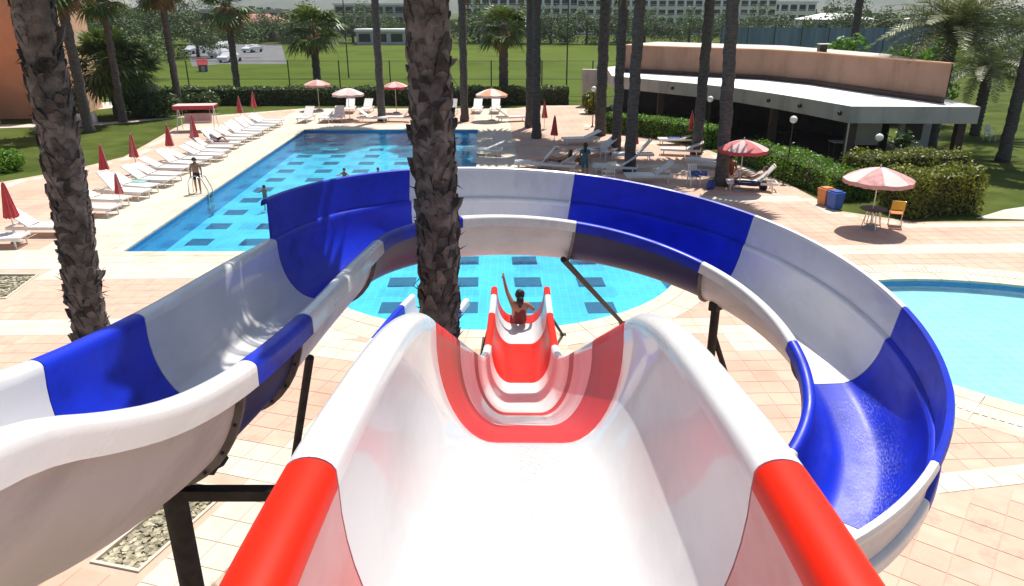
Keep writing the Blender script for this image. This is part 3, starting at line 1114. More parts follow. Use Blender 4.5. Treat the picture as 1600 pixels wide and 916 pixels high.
# ------------------------------------------------------------------ palms
def near_palm(name, label, x, y, h, r, lean, seed, zcrown):
    rnd = random.Random(seed)
    t = thing(name, label, 'palm tree', (x, y, 0))

    def ax(z):
        k = z / h
        return Vector((lean[0] * k + 0.03 * math.sin(z * 1.1 + seed), lean[1] * k, z))
    mb = MB()
    pts, rs = [], []
    for i in range(70):
        z = -0.05 + (h + .05) * i / 69
        pts.append(ax(z))
        rs.append(r * (1.18 - .2 * min(1, z / 1.2)) * (1 + .04 * math.sin(z * 9) + rnd.uniform(-.03, .03)) * (0.94 + 0.08 * (z / h)))
    mb.path(pts, rs, 20)
    mb.build('trunk', M['bark'], t, smooth='all')
    # old leaf bases wrapped round the trunk in a spiral
    lb = MB()
    rows = int(h / 0.115)
    for i in range(rows):
        z = 0.1 + i * 0.115
        c = ax(z)
        n = 8
        for k in range(n):
            if rnd.random() < 0.14 + .1 * math.sin(z * 1.7 + seed):
                continue
            a = 2 * math.pi * (k + 0.5 * (i % 2)) / n + rnd.uniform(-.22, .22) + i * .05
            z_ = z + rnd.uniform(-.05, .05)
            c = ax(z_)
            o_ = Vector((math.cos(a), math.sin(a), 0))
            s_ = Vector((-math.sin(a), math.cos(a), 0))
            wd, ht = rnd.uniform(.05, .13), rnd.uniform(.10, .30)
            lift = rnd.uniform(.0, .05) + (.07 if rnd.random() < .07 else 0)
            tilt = rnd.uniform(-.05, .05)
            rr = r * (1.17 - .2 * min(1, z / 1.2)) * .97
            b0 = c + o_ * (rr - .02)
            U = Vector((0, 0, 1))
            ps = [b0 - s_ * wd, b0 + s_ * wd,
                  b0 + s_ * wd * .8 + U * ht * .5 + o_ * (lift * .5 + .03), b0 - s_ * wd * .8 + U * ht * .5 + o_ * (lift * .5 + .03),
                  b0 + s_ * (tilt + .028) + U * ht + o_ * (lift + .02), b0 + s_ * (tilt - .028) + U * ht + o_ * (lift + .02),
                  b0 + s_ * wd * .7 + U * ht * .5 - o_ * .03, b0 - s_ * wd * .7 + U * ht * .5 - o_ * .03,
                  b0 + s_ * tilt + U * ht * .95 - o_ * .02]
            lb.add(ps, [(0, 1, 2, 3), (3, 2, 4, 5), (1, 6, 2), (0, 3, 7), (2, 6, 8, 4), (3, 5, 8, 7), (4, 8, 5)])
    for i in range(260):
        z = rnd.uniform(.2, h - .2)
        a = rnd.random() * 6.283
        o_ = Vector((math.cos(a), math.sin(a), 0))
        s_ = Vector((-math.sin(a), math.cos(a), 0))
        b0 = ax(z) + o_ * r * 1.0
        tip = b0 + o_ * rnd.uniform(.04, .13) + Vector((0, 0, rnd.uniform(-.16, .16))) + s_ * rnd.uniform(-.08, .08)
        lb.add([b0 - s_ * .012, b0 + s_ * .012, b0 + Vector((0, 0, .02)), tip], [(0, 1, 3), (1, 2, 3), (2, 0, 3)])
    struct(lb.build('leaf_bases', M['bark'], t), None, 'stuff')
    crown = link('crown', fan_crown(seed, zcrown[1], 50, 4, zcrown[2]), t, (lean[0], lean[1], zcrown[0]))
    return t


def fan_crown(seed, leaf, n, dead, droop=0.0):
    rnd = random.Random(seed)
    mb = MB()
    for i in range(n + dead):
        dd = i >= n
        a = i * 2.399 + rnd.uniform(-.2, .2)
        if dd:
            el = R(rnd.uniform(-80, -55))
            L = leaf * rnd.uniform(.5, .75)
        else:
            el = R(rnd.uniform(-38 - droop, 78))
            L = leaf * rnd.uniform(.85, 1.1)
        d = Vector((math.cos(a) * math.cos(el), math.sin(a) * math.cos(el), math.sin(el)))
        sd_ = Vector((-math.sin(a), math.cos(a), 0))
        up = sd_.cross(d) * -1
        st = Vector((math.cos(a) * .14, math.sin(a) * .14, rnd.uniform(-.3, .3)))
        hub = st + d * L * .55 + Vector((0, 0, -.08 * L))
        mb.tube(st, hub, .02, .012, 4, 1 if dd else 0, False)
        nb = 15
        for k in range(nb):
            f = -1 + 2 * k / (nb - 1)
            sp = R(100) * f
            dr = (d * math.cos(sp) + sd_ * math.sin(sp)).normalized()
            bl = L * .62 * (1 - .25 * f * f) * rnd.uniform(.9, 1.08)
            wv = sd_ * math.cos(sp) - d * math.sin(sp)
            fold = up * .03 * (1 if k % 2 else -1)
            m1 = hub + dr * bl * .55 + Vector((0, 0, -.04 * bl)) + fold
            tip = hub + dr * bl + Vector((0, 0, -bl * rnd.uniform(.12, .42)))
            wd = bl * .075
            mb.add([hub - wv * .008, hub + wv * .008, m1 + wv * wd, m1 - wv * wd, tip], [(0, 1, 2, 3), (3, 2, 4)], 1 if dd else 0)
    return mb.mesh('crown', [M['palm_leaf'], M['dead_leaf']])


near_palm('palm_tree', 'stout rough barked palm in the centre foreground rising inside the slide loop', -1.0, 8.75, 9.7, 0.262, (0.04, 0.75), 3, (9.95, 2.4, -8))
_a, _b = at(142, 500, 10.6), at(50, 0, 10.6)
_k = (_b.x - _a.x) / (_b.z - _a.z)
near_palm('palm_tree', 'stout rough barked palm at the left, leaning behind the blue slide', _a.x - _k * _a.z, 10.6, 9.9, 0.255, (_k * 9.9, 0), 8, (10.3, 2.2, -8))

# slimmer palms standing round the terrace: shared trunk and crown meshes
def trunk_mesh(h, r):
    mb = MB()
    pts = [(0.02 * math.sin(i * .9), 0.02 * math.cos(i * 1.3), h * i / 44) for i in range(45)]
    rs = [r * (1.25 - .25 * min(1, (h * i / 44) / .8)) * (1 + (.07 if i % 2 else -.03)) * (1 - .12 * i / 44) for i in range(45)]
    mb.path(pts, rs, 12)
    return mb.mesh('trunk', M['bark2'], smooth='all')


TR = {}
CR = [fan_crown(20 + k, 2.1, 42, 16, 6) for k in range(3)]
CRG = [fan_crown(61, 2.5, 80, 6, 30)]
CRD = [fan_crown(40 + k, 2.0, 40, 40, 14) for k in range(2)]


def far_palm(label, x, y, h, r, lean, k, cr=None, cs=1.0):
    t = thing('palm_tree', label, 'palm tree', (x, y, -0.02), 0, 'palms round the terrace')
    key = (round(h, 1), round(r, 2))
    if key not in TR:
        TR[key] = trunk_mesh(h, r)
    tr = link('trunk', TR[key], t, (0, 0, 0), (R(lean[1]), R(lean[0]), k * 1.3))
    top = Euler((R(lean[1]), R(lean[0]), 0)).to_matrix() @ Vector((0, 0, h))
    link('crown', (cr or CR)[k % len(cr or CR)], t, top, (0, 0, k * 1.1), cs)
    return t


def fp_(px, py, h, r, label, k, lean=(0, 0), cr=None, cs=1.0):
    p = g(px, py)
    if h > 11 and 800 < px < 1200:
        cs = 1.55
    far_palm(label, p.x, p.y, h, r, lean, k, cr, cs)


fp_(597, 189, 11.6, .27, 'slim palm trunk left of the big central palm, behind the pool end', 0)
fp_(726, 190, 12, .27, 'slim palm trunk at the far end of the pool just right of the central palm', 1)
fp_(827, 199, 12.2, .26, 'left one of two close palm trunks behind the red folded parasol', 2)
fp_(838, 216, 11.8, .27, 'right one of two close palm trunks, nearest the dappled shade', 0, (-0.6, 0))
fp_(937, 212, 12, .33, 'thick palm trunk at the left end of the restaurant hedge', 1, (.4, 0))
fp_(962, 241, 11.6, .26, 'middle palm of the three trunks in front of the restaurant hedge', 2)
fp_(983, 268, 11.2, .27, 'nearest palm of the three trunks in front of the restaurant hedge', 0, (.3, 0))
fp_(1088, 241, 11.6, .28, 'palm trunk beside the white lounger and the folded parasol at the hedge', 1, (1.2, 0))
fp_(1127, 290, 11, .28, 'palm trunk rising beside the open pink parasol near the seated guests', 2, (2.2, 0))
fp_(1566, 251, 10.5, .30, 'dark palm trunk on the lawn at the right edge', 0, (0.5, 0))
fp_(282, 177, 9.0, .26, 'palm trunk at the back left corner of the terrace by the hedge', 1, (-.6, 0))
fp_(140, 207, 9.2, .32, 'palm with hanging brown leaves behind the big left palm', 0, (-.8, 0), CRD, 1.1)
fp_(193, 191, 8.6, .25, 'slender pale palm trunk in front of the bushy fan palm', 2, (-1.2, 0))
fp_(498, 150, 6.1, .36, 'fan palm with full hanging crown behind the left back parasol', 1, (0, 0), CRD, 1.3)
fp_(372, 146, 8.0, .32, 'fan palm by the fence above the two red folded parasols', 0, (0, 0), CRD, 1.3)
fp_(787, 158, 6.3, .40, 'fan palm with orange dead leaf skirt above the back parasol', 1, (0, 0), CRD, 1.1)
fp_(1322, 150, 11, .35, 'palm trunk rising behind the restaurant parapet', 2, (0.8, 0))
fp_(186, 183, 4.0, .30, 'bushy fan palm with low green crown beside the left lawn', 0, (-2, 0), CRG, 1.0)
fp_(215, 180, 3.3, .26, 'small fan palm growing close against the bushy fan palm', 0, (2, 0), CRG, 0.85)

# date palm with feather fronds behind the restaurant
def frond_mesh(L, seed):
    rnd = random.Random(seed)
    mb = MB()
    pts = [Vector((L * (i / 12), 0, L * (.28 * (i / 12) - .62 * (i / 12)**2.2))) for i in range(13)]
    mb.path(pts, [.03 * (1 - .8 * i / 12) for i in range(13)], 4, 0, False)
    for i in range(3, 50):
        s_ = i / 50
        x = s_ * 12
        j = min(11, int(x))
        p = pts[j].lerp(pts[j + 1], x - j)
        d = (pts[j + 1] - pts[j]).normalized()
        ll = L * .17 * math.sin(math.pi * (.15 + .8 * s_)) + .05
        for sg in (-1, 1):
            dr = (d * .55 + Vector((0, sg, 0)) * .8 + Vector((0, 0, .25 - rnd.random() * .5))).normalized()
            tip = p + dr * ll
            wv = d * .016 * L / 2.5
            mb.add([p - wv, p + wv, p + dr * ll * .5 + wv * 1.3, tip, p + dr * ll * .5 - wv * 1.3], [(0, 1, 2, 4), (4, 2, 3)])
    return mb.mesh('frond', M['date_leaf'])


def date_palm(label, x, y, h, L, n, seed):
    rnd = random.Random(seed)
    t = thing('date_palm', label, 'palm tree', (x, y, -.02))
    MB().path([(0, 0, h * i / 30) for i in range(31)], [.30 * (1 + (.12 if i % 2 else -.08)) for i in range(31)], 10).build('trunk', M['bark2'], t, smooth='all')
    ms = [frond_mesh(L, seed + k) for k in range(3)]
    for i in range(n):
        o = link('frond', ms[i % 3], t, (0, 0, h))
        o.rotation_euler = Euler((rnd.uniform(-.3, .3), R(-62 + 85 * (i / n)**1.0), i * 2.399))
    return t


pd = at(1490, 52, 42.5)
date_palm('date palm with arching feather fronds behind the right end of the restaurant', pd.x, pd.y, pd.z, 4.3, 46, 11)
pd = at(1545, 110, 47)
date_palm('smaller dull green date palm to the right of the taller date palm', pd.x, pd.y, pd.z, 3.4, 34, 17)

# ------------------------------------------------------------------ hedges and shrubs
def leaf_shell(mb, pts_fn, n, size, rnd, mi=0):
    for _ in range(n):
        p, nn = pts_fn()
        a = Vector((rnd.gauss(0, 1), rnd.gauss(0, 1), rnd.gauss(0, 1))) * .8 + nn
        a.normalize()
        b = a.orthogonal().normalized()
        b.rotate(Matrix.Rotation(rnd.random() * 6.28, 3, a))
        c = a.cross(b)
        s_ = size * rnd.uniform(.6, 1.3)
        mb.add([p - b * s_, p + c * s_ * .5, p + b * s_, p - c * s_ * .5], [(0, 1, 2, 3)], mi)


def hedge(label, poly_line, width, height, leafm, n, size, seed, cat='hedge', rough=0.12):
    """clipped hedge along a line: leafy shell round a dark twiggy core"""
    rnd = random.Random(seed)
    pl = [Vector(p) for p in poly_line]
    L = [(b - a).length for a, b in zip(pl, pl[1:])]
    tot = sum(L)
    base = pl[0]
    t = thing('hedge', label, cat, (base.x, base.y, 0))
    core = MB()
    cr = width * .5 - .12
    left, right = [], []
    for i, p in enumerate(pl):
        d = (pl[min(i + 1, len(pl) - 1)] - pl[max(i - 1, 0)]).normalized()
        nn = Vector((-d.y, d.x))
        left.append((p.x + nn.x * cr, p.y + nn.y * cr))
        right.append((p.x - nn.x * cr, p.y - nn.y * cr))
    core.prism(left + right[::-1], 0, height - .12)
    core.build('branches', M['twig'], t, world=True)

    def pick():
        s_ = rnd.uniform(-.1, tot + .1)
        i = 0
        while i < len(L) - 1 and s_ > L[i]:
            s_ -= L[i]
            i += 1
        a, b = pl[i], pl[i + 1]
        d = (b - a) / L[i]
        nn = Vector((-d.y, d.x))
        c = a + d * s_
        wob = rough * math.sin(c.x * 2.1 + c.y * 1.7 + seed) * .6 + rnd.gauss(0, rough * .5)
        k = rnd.random()
        per = width + 2 * height
        k *= per
        if k < height:
            p = Vector((c.x + nn.x * (width / 2 + wob), c.y + nn.y * (width / 2 + wob), k))
            q = Vector((nn.x, nn.y, .2))
        elif k < height + width:
            u = k - height - width / 2
            p = Vector((c.x + nn.x * u, c.y + nn.y * u, height + wob - .25 * (abs(u) / width)**2))
            q = Vector((0, 0, 1))
        else:
            p = Vector((c.x - nn.x * (width / 2 + wob), c.y - nn.y * (width / 2 + wob), k - height - width))
            q = Vector((-nn.x, -nn.y, .2))
        if rnd.random() < .12:
            # closed ends
            e_, dd_ = (pl[0], -(pl[1] - pl[0]).normalized()) if rnd.random() < .5 else (pl[-1], (pl[-1] - pl[-2]).normalized())
            n2 = Vector((-dd_.y, dd_.x))
            u = rnd.uniform(-.5, .5) * width
            p = Vector((e_.x + n2.x * u + dd_.x * .06, e_.y + n2.y * u + dd_.y * .06, rnd.random() * height))
            q = Vector((dd_.x, dd_.y, .2))
        return p, q
    mb = MB()
    leaf_shell(mb, pick, n, size, rnd)
    struct(mb.build('leaves', leafm, t, world=True), None, 'stuff')
    return t


hedge('long clipped dark hedge along the back of the terrace before the sports field', [(-31, 63), (-18, 63.2), (-4, 63.3), (4.6, 63.6)], 1.5, 1.35, M['leaf'], 16000, .10, 1)
hedge('clipped green hedge in front of the shaded restaurant', [(6.3, 48.6), (8.3, 47.2), (10.2, 45.2), (11.6, 42.4)], 1.5, 1.15, M['leaf_bright'], 9000, .08, 2)
hedge('rounded bright green hedge between the pink parasol and the lamp', [(12.4, 38.2), (13.1, 35.0), (13.9, 32.0), (14.1, 30.0)], 1.7, 1.05, M['leaf_bright'], 9000, .07, 3, rough=.2)
hedge('tall yellow green hedge block behind the pale parasol', [(14.9, 28.0), (17.9, 28.5)], 1.5, 1.55, M['leaf_yellow'], 8000, .07, 4, rough=.18)
hedge('yellow green hedge running back towards the restaurant column', [(14.5, 31.2), (17.6, 31.8), (19.5, 32.0)], 1.2, 1.65, M['leaf_yellow'], 6000, .07, 5, rough=.18)


def shrub(label, x, y, rx, ry, h, leafm, n, size, seed, cat='shrub'):
    rnd = random.Random(seed)
    t = thing('shrub', label, cat, (x, y, -.02))
    mb = MB()
    lobes = [(rnd.uniform(-.5, .5) * rx, rnd.uniform(-.5, .5) * ry, rnd.uniform(.35, .7) * h, rnd.uniform(.4, .6)) for _ in range(7)]

    def pick():
        l = rnd.choice(lobes)
        d = Vector((rnd.gauss(0, 1), rnd.gauss(0, 1), rnd.gauss(0, 1))).normalized()
        k = rnd.random()**.35
        return Vector((l[0] + d.x * rx * l[3] * k, l[1] + d.y * ry * l[3] * k, max(.03, l[2] + d.z * h * l[3] * k))), d
    leaf_shell(mb, pick, n, size, rnd)
    struct(mb.build('leaves', leafm, t), None, 'stuff')
    st = MB()
    for k in range(6):
        a = k * 1.05
        st.path([(0, 0, 0), (math.cos(a) * rx * .2, math.sin(a) * ry * .2, h * .3), (math.cos(a) * rx * .4, math.sin(a) * ry * .4, h * .62)], [.04, .025, .01], 5)
    st.build('stems', M['twig'], t)
    return t


shrub('dark rounded bush at the foot of the bushy fan palm', -26.2, 55, 2.6, 1.6, 1.7, M['leaf'], 5000, .12, 6)
shrub('dark bush beside the left end of the back hedge', -24.0, 58.5, 1.8, 1.4, 1.5, M['leaf'], 3500, .12, 7)
shrub('small bright bush at the left edge beside the lawn', -24.6, 36, 1.2, 1.0, 1.1, M['leaf_bright'], 2500, .09, 8)
shrub('olive bush at the end wall of the restaurant', 6.2, 57.5, 1.0, 1.0, 1.6, M['leaf_yellow'], 2500, .1, 9)
shrub('bright green spreading bush behind the restaurant parapet', 27.0, 53, 3.6, 2.4, 5.0, M['leaf_bright'], 7000, .2, 10)
p = at(1420, 95, 50)
shrub('leafy tree crown behind the tan parapet', 24.5, 56.5, 3.0, 2.5, 5.4, M['leaf_bright'], 6000, .2, 12)
shrub('yellow bush glowing beside the orange house', -31.5, 53, 1.5, 1.2, 2.6, M['leaf_yellow'], 3000, .12, 13)

# ------------------------------------------------------------------ restaurant pavilion
rest_t = thing('restaurant', 'low poolside restaurant with grey curved fascia, white roof and tan parapet', 'building', (17, 48, 0))
front = [(7.0, 53.6), (9.6, 50.2), (11.9, 47.3), (13.3, 44.9), (14.4, 42.3), (15.4, 39.4), (16.3, 36.2), (22.4, 36.0)]
back = [(22.9, 46), (21, 58), (12, 66), (7.6, 62)]
MB().prism(front + back, 2.26, 3.06, 0, 1, 2).build('roof', [M['fascia'], M['roof_white'], M['dark_wall']], rest_t, world=True)
par = [(7.9, 57.6), (12.6, 53.8), (16.8, 50.9), (18.7, 47.4), (19.7, 43.2), (21.4, 37.4), (22.3, 46), (20, 57), (12, 64)]
MB().prism(par, 3.062, 4.93, 0, 1).build('parapet', [M['tan'], M['path']], rest_t, world=True)
cp = MB()
for a, b in zip(par, par[1:6]):
    a, b = Vector((*a, 4.95)), Vector((*b, 4.95))
    cp.box((a + b) / 2, ((b - a).length, .3, .06), math.atan2(b.y - a.y, b.x - a.x))
cp.build('parapet_coping', M['salmon'], rest_t, world=True)
sh = MB()
for a, b in zip(par, par[1:6]):
    a, b = Vector((*a, 3.18)), Vector((*b, 3.18))
    d = (b - a).normalized()
    o_ = Vector((-d.y, d.x, 0)) * -.14
    if o_.y > 0:
        o_ = -o_
    sh.box((a + b) / 2 + o_, ((b - a).length, .22, .24), math.atan2(d.y, d.x))
sh.build('roof_gutter', M['dark_wood'], rest_t, world=True)
inner = [(8.2, 60), (13.5, 55), (18, 50.5), (20.5, 45), (21.0, 41.5), (22.3, 45.5), (20, 57), (12, 64.5)]
MB().prism(inner, -0.02, 2.258, 0).build('wall', M['dark_wall'], rest_t, world=True)
MB().prism([(5.7, 62.3), (5.7, 61.6), (7.4, 61.2), (7.5, 61.9)], -.02, 2.9).build('wall', M['fascia'], rest_t, world=True)
MB().prism(offset(front + back, -.4), -0.02, 0.10).build('floor', M['dark_wood'], rest_t, world=True)
for x, y in ((16.65, 36.6), (21.9, 36.5), (14.8, 42.4), (12.3, 47.4), (9.9, 50.4), (7.6, 53.6)):
    MB().box((x, y, 1.17), (.38, .38, 2.16)).build('column', M['dark_wood'], rest_t, R(0), world=True)
MB().box((16.42, 36.42, 1.17), (.06, .06, 2.16)).build('drain_pipe', M['pole'], rest_t, world=True)
MB().box((19.6, 41.0, 1.15), (1.4, .1, 1.5)).build('notice_board', M['path'], rest_t, world=True)
MB().box((21.9, 40.6, 1.17), (1.7, .25, 2.16)).box((21.8, 40.45, 1.35), (.9, .1, 1.2), mi=1).build('side_wall', [M['fascia'], M['dark_wood']], rest_t, world=True)
for px, py in ((1050, 128), (1203, 144), (1250, 153), (1315, 167)):
    best = None
    for i in range(len(front) - 1):
        for k in range(20):
            q = Vector(front[i]).lerp(Vector(front[i + 1]), k / 20)
            v = Vector((q.x, q.y, 2.65 - CAM_H))
            zc = v.y * cP - v.z * sP
            e_ = abs(800 + 1150 * v.x / zc - px)
            if best is None or e_ < best[0]:
                best = (e_, q, Vector(front[i + 1]) - Vector(front[i]))
    q, d = best[1], best[2].normalized()
    nn = Vector((d.y, -d.x))
    nn = nn if nn.y < 0 else -nn
    MB().tube((q.x, q.y, 2.66), (q.x + nn.x * .12, q.y + nn.y * .12, 2.64), .10, .10, 10).build('roof_spout', M['black'], rest_t, smooth=True, world=True)
# tables inside in the shade
for k, (x, y) in enumerate(((17.6, 39.6), (15.9, 43.2), (13.9, 47.0), (11.0, 50.8))):
    tb = thing('dining_table', ['dark table with white cloth under the restaurant roof by the corner column', 'dark table with white cloth deeper under the curved roof',
                                'dark table with white cloth behind the clipped hedge', 'dark table with white cloth at the far end of the restaurant'][k], 'table', (x, y, .1), .5 * k)
    MB().box((0, 0, .72), (1.1, .8, .04)).build('tabletop', M['white_cloth'] if k == 0 else M['dark_wood'], tb)
    for a in (-1, 1):
        for b in (-1, 1):
            MB().box((a * .48, b * .33, .35), (.05, .05, .70)).build('leg', M['dark_wood'], tb)
q = at(1311, 74, 47.9)
rb = thing('roof_vent', 'small black vent box on the restaurant parapet', 'vent', (19.3, 48.2, 4.93))
MB().box((0, 0, .22), (.45, .45, .44)).build('housing', M['black'], rb)
MB().box((.1, 0, .47), (.7, .6, .05)).build('cap', M['far_white'], rb)
for k, (px, py) in enumerate(((1361, 119), (1380, 130))):
    q = g(px, py + 6, 3.06)
    fl_ = thing('roof_floodlight', ['white floodlight standing on the roof against the parapet', 'white floodlight on the white roof near its edge'][k], 'floodlight', (q.x, q.y, 3.06))
    MB().tube((0, 0, 0), (0, 0, .25), .03).build('stem', M['pole'], fl_)
    MB().box((0, -.05, .36), (.34, .18, .26), M=Matrix.Rotation(R(25), 4, 'X')).build('lamp_head', M['globe'], fl_)

# ------------------------------------------------------------------ lamps with white globes
def lamp(label, px, py, z, Yhint=None):
    q = g(px, py, z)
    t = thing('globe_lamp', label, 'lamp', (q.x, q.y, 0), 0, 'globe lamps by the restaurant')
    MB().lathe([(.12, 0), (.12, .06), (.05, .1), (.035, .3), (.03, z - .16)], n=10).build('post', M['black'], t, smooth=True)
    MB().lathe([(0.02, -.17)] + [(.17 * math.sin(math.pi * k / 10), -.17 * math.cos(math.pi * k / 10)) for k in range(1, 11)], (0, 0, z), 14).build('globe', M['globe'], t, smooth='all')
    return t


lamp('white globe lamp on black post beside the bright rounded hedge', 1240, 187, 2.75)
lamp('white globe lamp in the shade between two palm trunks', 1110, 155, 2.75)
lamp('white globe lamp by the far end wall of the restaurant', 928, 139, 2.5)
lamp('white globe lamp behind the yellow green hedge', 1374, 215, 2.2)

# dark leafy plant on a white pedestal behind the pale parasol
q = Vector((17.55, 33.3, 0))
ped = thing('planter_pedestal', 'white pedestal carrying a dark leafy plant behind the parasol', 'planter', q)
MB().box((0, 0, .75), (.42, .42, 1.5)).box((0, 0, 1.53), (.52, .52, .06)).build('pedestal', M['far_white'], ped)
mb = MB()
rn = random.Random(5)
leaf_shell(mb, lambda: (Vector((rn.gauss(0, .22), rn.gauss(0, .2), 1.85 + rn.gauss(0, .2))), Vector((0, 0, 1))), 500, .09, rn)
mb.build('foliage', M['leaf'], ped)

# ------------------------------------------------------------------ loungers
def make_lounger(ang=36):
    """head at -x, feet at +x, origin at the middle on the floor"""
    t = thing('sun_lounger', 'x', 'sun lounger', (0, 0, 0), 0, 'white plastic loungers')
    fr_ = MB()
    for sg in (-1, 1):
        fr_.box((.0, sg * .315, .285), (1.94, .05, .10))
    fr_.box((.97, 0, .31), (.05, .6, .05)).box((-.95, 0, .30), (.05, .6, .05))
    fr_.build('frame', M['plastic'], t, smooth=True)
    se = MB()
    for k in range(11):
        se.box((-.18 + k * .105, 0, .315), (.098, .58, .022))
    se.build('seat', M['plastic'], t)
    bk = MB()
    for k in range(9):
        d = .06 + k * .088
        a = R(ang)
        bk.box((-.26 - d * math.cos(a), 0, .33 + d * math.sin(a)), (.084, .58, .024), M=Matrix.Rotation(a, 4, 'Y'))
    for sg in (-1, 1):
        bk.tube((-.26, sg * .28, .32), (-.26 - .86 * math.cos(R(ang)), sg * .28, .32 + .86 * math.sin(R(ang))), .022, .022, 6)
    bk.tube((-.26 - .86 * math.cos(R(ang)), -.28, .32 + .86 * math.sin(R(ang))), (-.26 - .86 * math.cos(R(ang)), .28, .32 + .86 * math.sin(R(ang))), .026, .026, 6)
    bk.build('backrest', M['plastic'], t)
    for x, sg in ((-.75, -1), (-.75, 1), (.8, -1), (.8, 1)):
        MB().path([(x, sg * .29, .29), (x + .03 * (1 if x > 0 else -1), sg * .31, 0)], [.035, .022], 6).build('leg', M['plastic'], t, smooth=True)
    return note(t)


protos = [make_lounger(36), make_lounger(24), make_lounger(50)]
used = [False] * 3
rl = random.Random(4)


def lounger(x, y, rz, label, s=1.1):
    k = rl.choice((0, 0, 1, 2)) if used[0] else 0
    if not used[0]:
        k = 0
    elif not used[1]:
        k = 1
    elif not used[2]:
        k = 2
    x, y, rz = x + rl.uniform(-.12, .12), y + rl.uniform(-.1, .1), rz + R(rl.uniform(-6, 6))
    if not used[k]:
        used[k] = True
        o = protos[k]
        o.location = (x, y, .011)
        o.rotation_euler = (0, 0, rz)
        o.scale = (s, s, s)
        o['label'] = label
        return o
    return dup(protos[k], (x, y, .011), rz, label, s)


ordn = ['first', 'second', 'third', 'fourth', 'fifth', 'sixth', 'seventh', 'eighth', 'ninth', 'tenth', 'eleventh', 'twelfth', 'thirteenth', 'fourteenth', 'fifteenth', 'sixteenth', 'seventeenth', 'eighteenth', 'nineteenth', 'twentieth', 'twenty-first']
feet = [(182, 338), (206, 320), (238, 307), (260, 294), (278, 284), (297, 271), (322, 262), (340, 254), (354, 246), (362, 238), (374, 230), (391, 223), (402, 217), (413, 211.5), (423, 206.5), (433, 201), (441, 196)]
row = []
for i in range(21):
    k = 16 * i / 20
    j = min(15, int(k))
    row.append(tuple(feet[j][c] + (feet[j + 1][c] - feet[j][c]) * (k - j) for c in (0, 1)))
lie_px = min(row, key=lambda r_: abs(r_[0] - 374))
for i, (px, py) in enumerate(row):
    p = g(px, py)
    lounger(p.x - 1.0, p.y + .25, R(-8 + random.uniform(-5, 5)), 'white lounger, %s from the near end of the row left of the pool' % ordn[i])
lounger(-17.3, 23.6, R(6), 'white lounger under the red parasol at the left edge of the picture')
lounger(-16.4, 24.9, R(4), 'white lounger partly hidden behind the big left palm')
back_l = [((480, 190), -92, 'leftmost white lounger in the row along the far pool edge'), ((508, 190), -88, 'white lounger second from left along the far pool edge'),
          ((530, 189), -80, 'white lounger third from left along the far pool edge'), ((546, 176), -90, 'white lounger under the pale back parasol'),
          ((573, 176), -90, 'white lounger right of the pale back parasol'), ((585, 191), -10, 'flat lying white lounger with its side to the far pool edge'),
          ((625, 190), 180, 'white lounger just left of the central palm at the far pool edge'), ((706, 180), -95, 'white lounger peeping out right of the central palm'),
          ((745, 176), -90, 'white lounger left of the orange pale parasol at the back'), ((776, 176), -90, 'white lounger right under the orange pale parasol at the back'),
          ((798, 190), 20, 'white lounger at the far pool corner beside the paired palms'),
          ((757, 243), 175, 'white lounger alone in dappled shade at the right pool edge'), ((835, 264), 170, 'white lounger in the dappled shade behind the slide'),
          ((868, 266), 165, 'white lounger next to the one behind the slide, nearer the standing guest'), ((935, 243), 200, 'white lounger left of the middle hedge palm'),
          ((905, 225), 190, 'white lounger in sun near the red folded parasol'), ((1058, 226), 180, 'white lounger with raised back in front of the clipped hedge'),
          ((1060, 243), 172, 'white lounger nearer the camera beside the hedge palm trunk'), ((1010, 284), 178, 'white lounger lying along the top of the white slide wall'),
          ((960, 270), 168, 'white lounger between the standing guest and the nearest hedge palm'), ((985, 250), 185, 'white lounger behind the nearest hedge palm'),
          ((1110, 262), 150, 'white lounger between the blue chair and the pink parasol')]
for (px, py), a, lab in back_l:
    p = g(px, py)
    lounger(p.x, p.y, R(a), lab)
p = g(1170, 296)
lounger(p.x, p.y, R(165), 'lounger with blue towels under the open pink parasol')


def towel(label, px, py, z, sx_, sy_, rz, m):
    p = g(px, py)
    mb = MB()
    n = 10
    for i in range(n + 1):
        for j in range(7):
            x, y = (i / n - .5) * sx_, (j / 6 - .5) * sy_
            mb.v.append((x, y, .03 * math.sin(x * 6 + j) * .5 + (-.25 * max(0, abs(y) - sy_ * .38) / .1 * .4) + .02 * math.cos(y * 9)))
    for i in range(n):
        for j in range(6):
            a = i * 7 + j
            mb.f.append((a, a + 1, a + 8, a + 7))
            mb.m.append(0)
    o = mb.build('towel', m, smooth='all')
    o.location = (p.x, p.y, z)
    o.rotation_euler = (0, 0, rz)
    sm = o.modifiers.new('thickness', 'SOLIDIFY')
    sm.thickness = .012
    return tag(o, label, 'towel')


towel('dark blue towel spread on the lounger under the pink parasol', 1166, 297, .37, 1.1, .72, R(165), M['towel_navy'])
towel('bright blue towel hanging over the chair near the seated guests', 1090, 290, .62, .7, .66, R(170), M['towel_blue'])

towel('pale green towel on a lounger beside the pool row', 218, 297, .39, .8, .6, R(-8), mat('green_towel', (.25, .45, .40), .95, .1, 5))
towel('orange towel on a lounger in the dappled shade', 845, 262, .39, .8, .62, R(170), M['orange_plastic'])
towel('rose towel on a lounger near the standing guest', 940, 243, .39, .8, .62, R(200), M['pink_cloth'])
towel('blue towel on the lounger in front of the clipped hedge', 1052, 226, .39, .7, .62, R(180), M['towel_blue'])


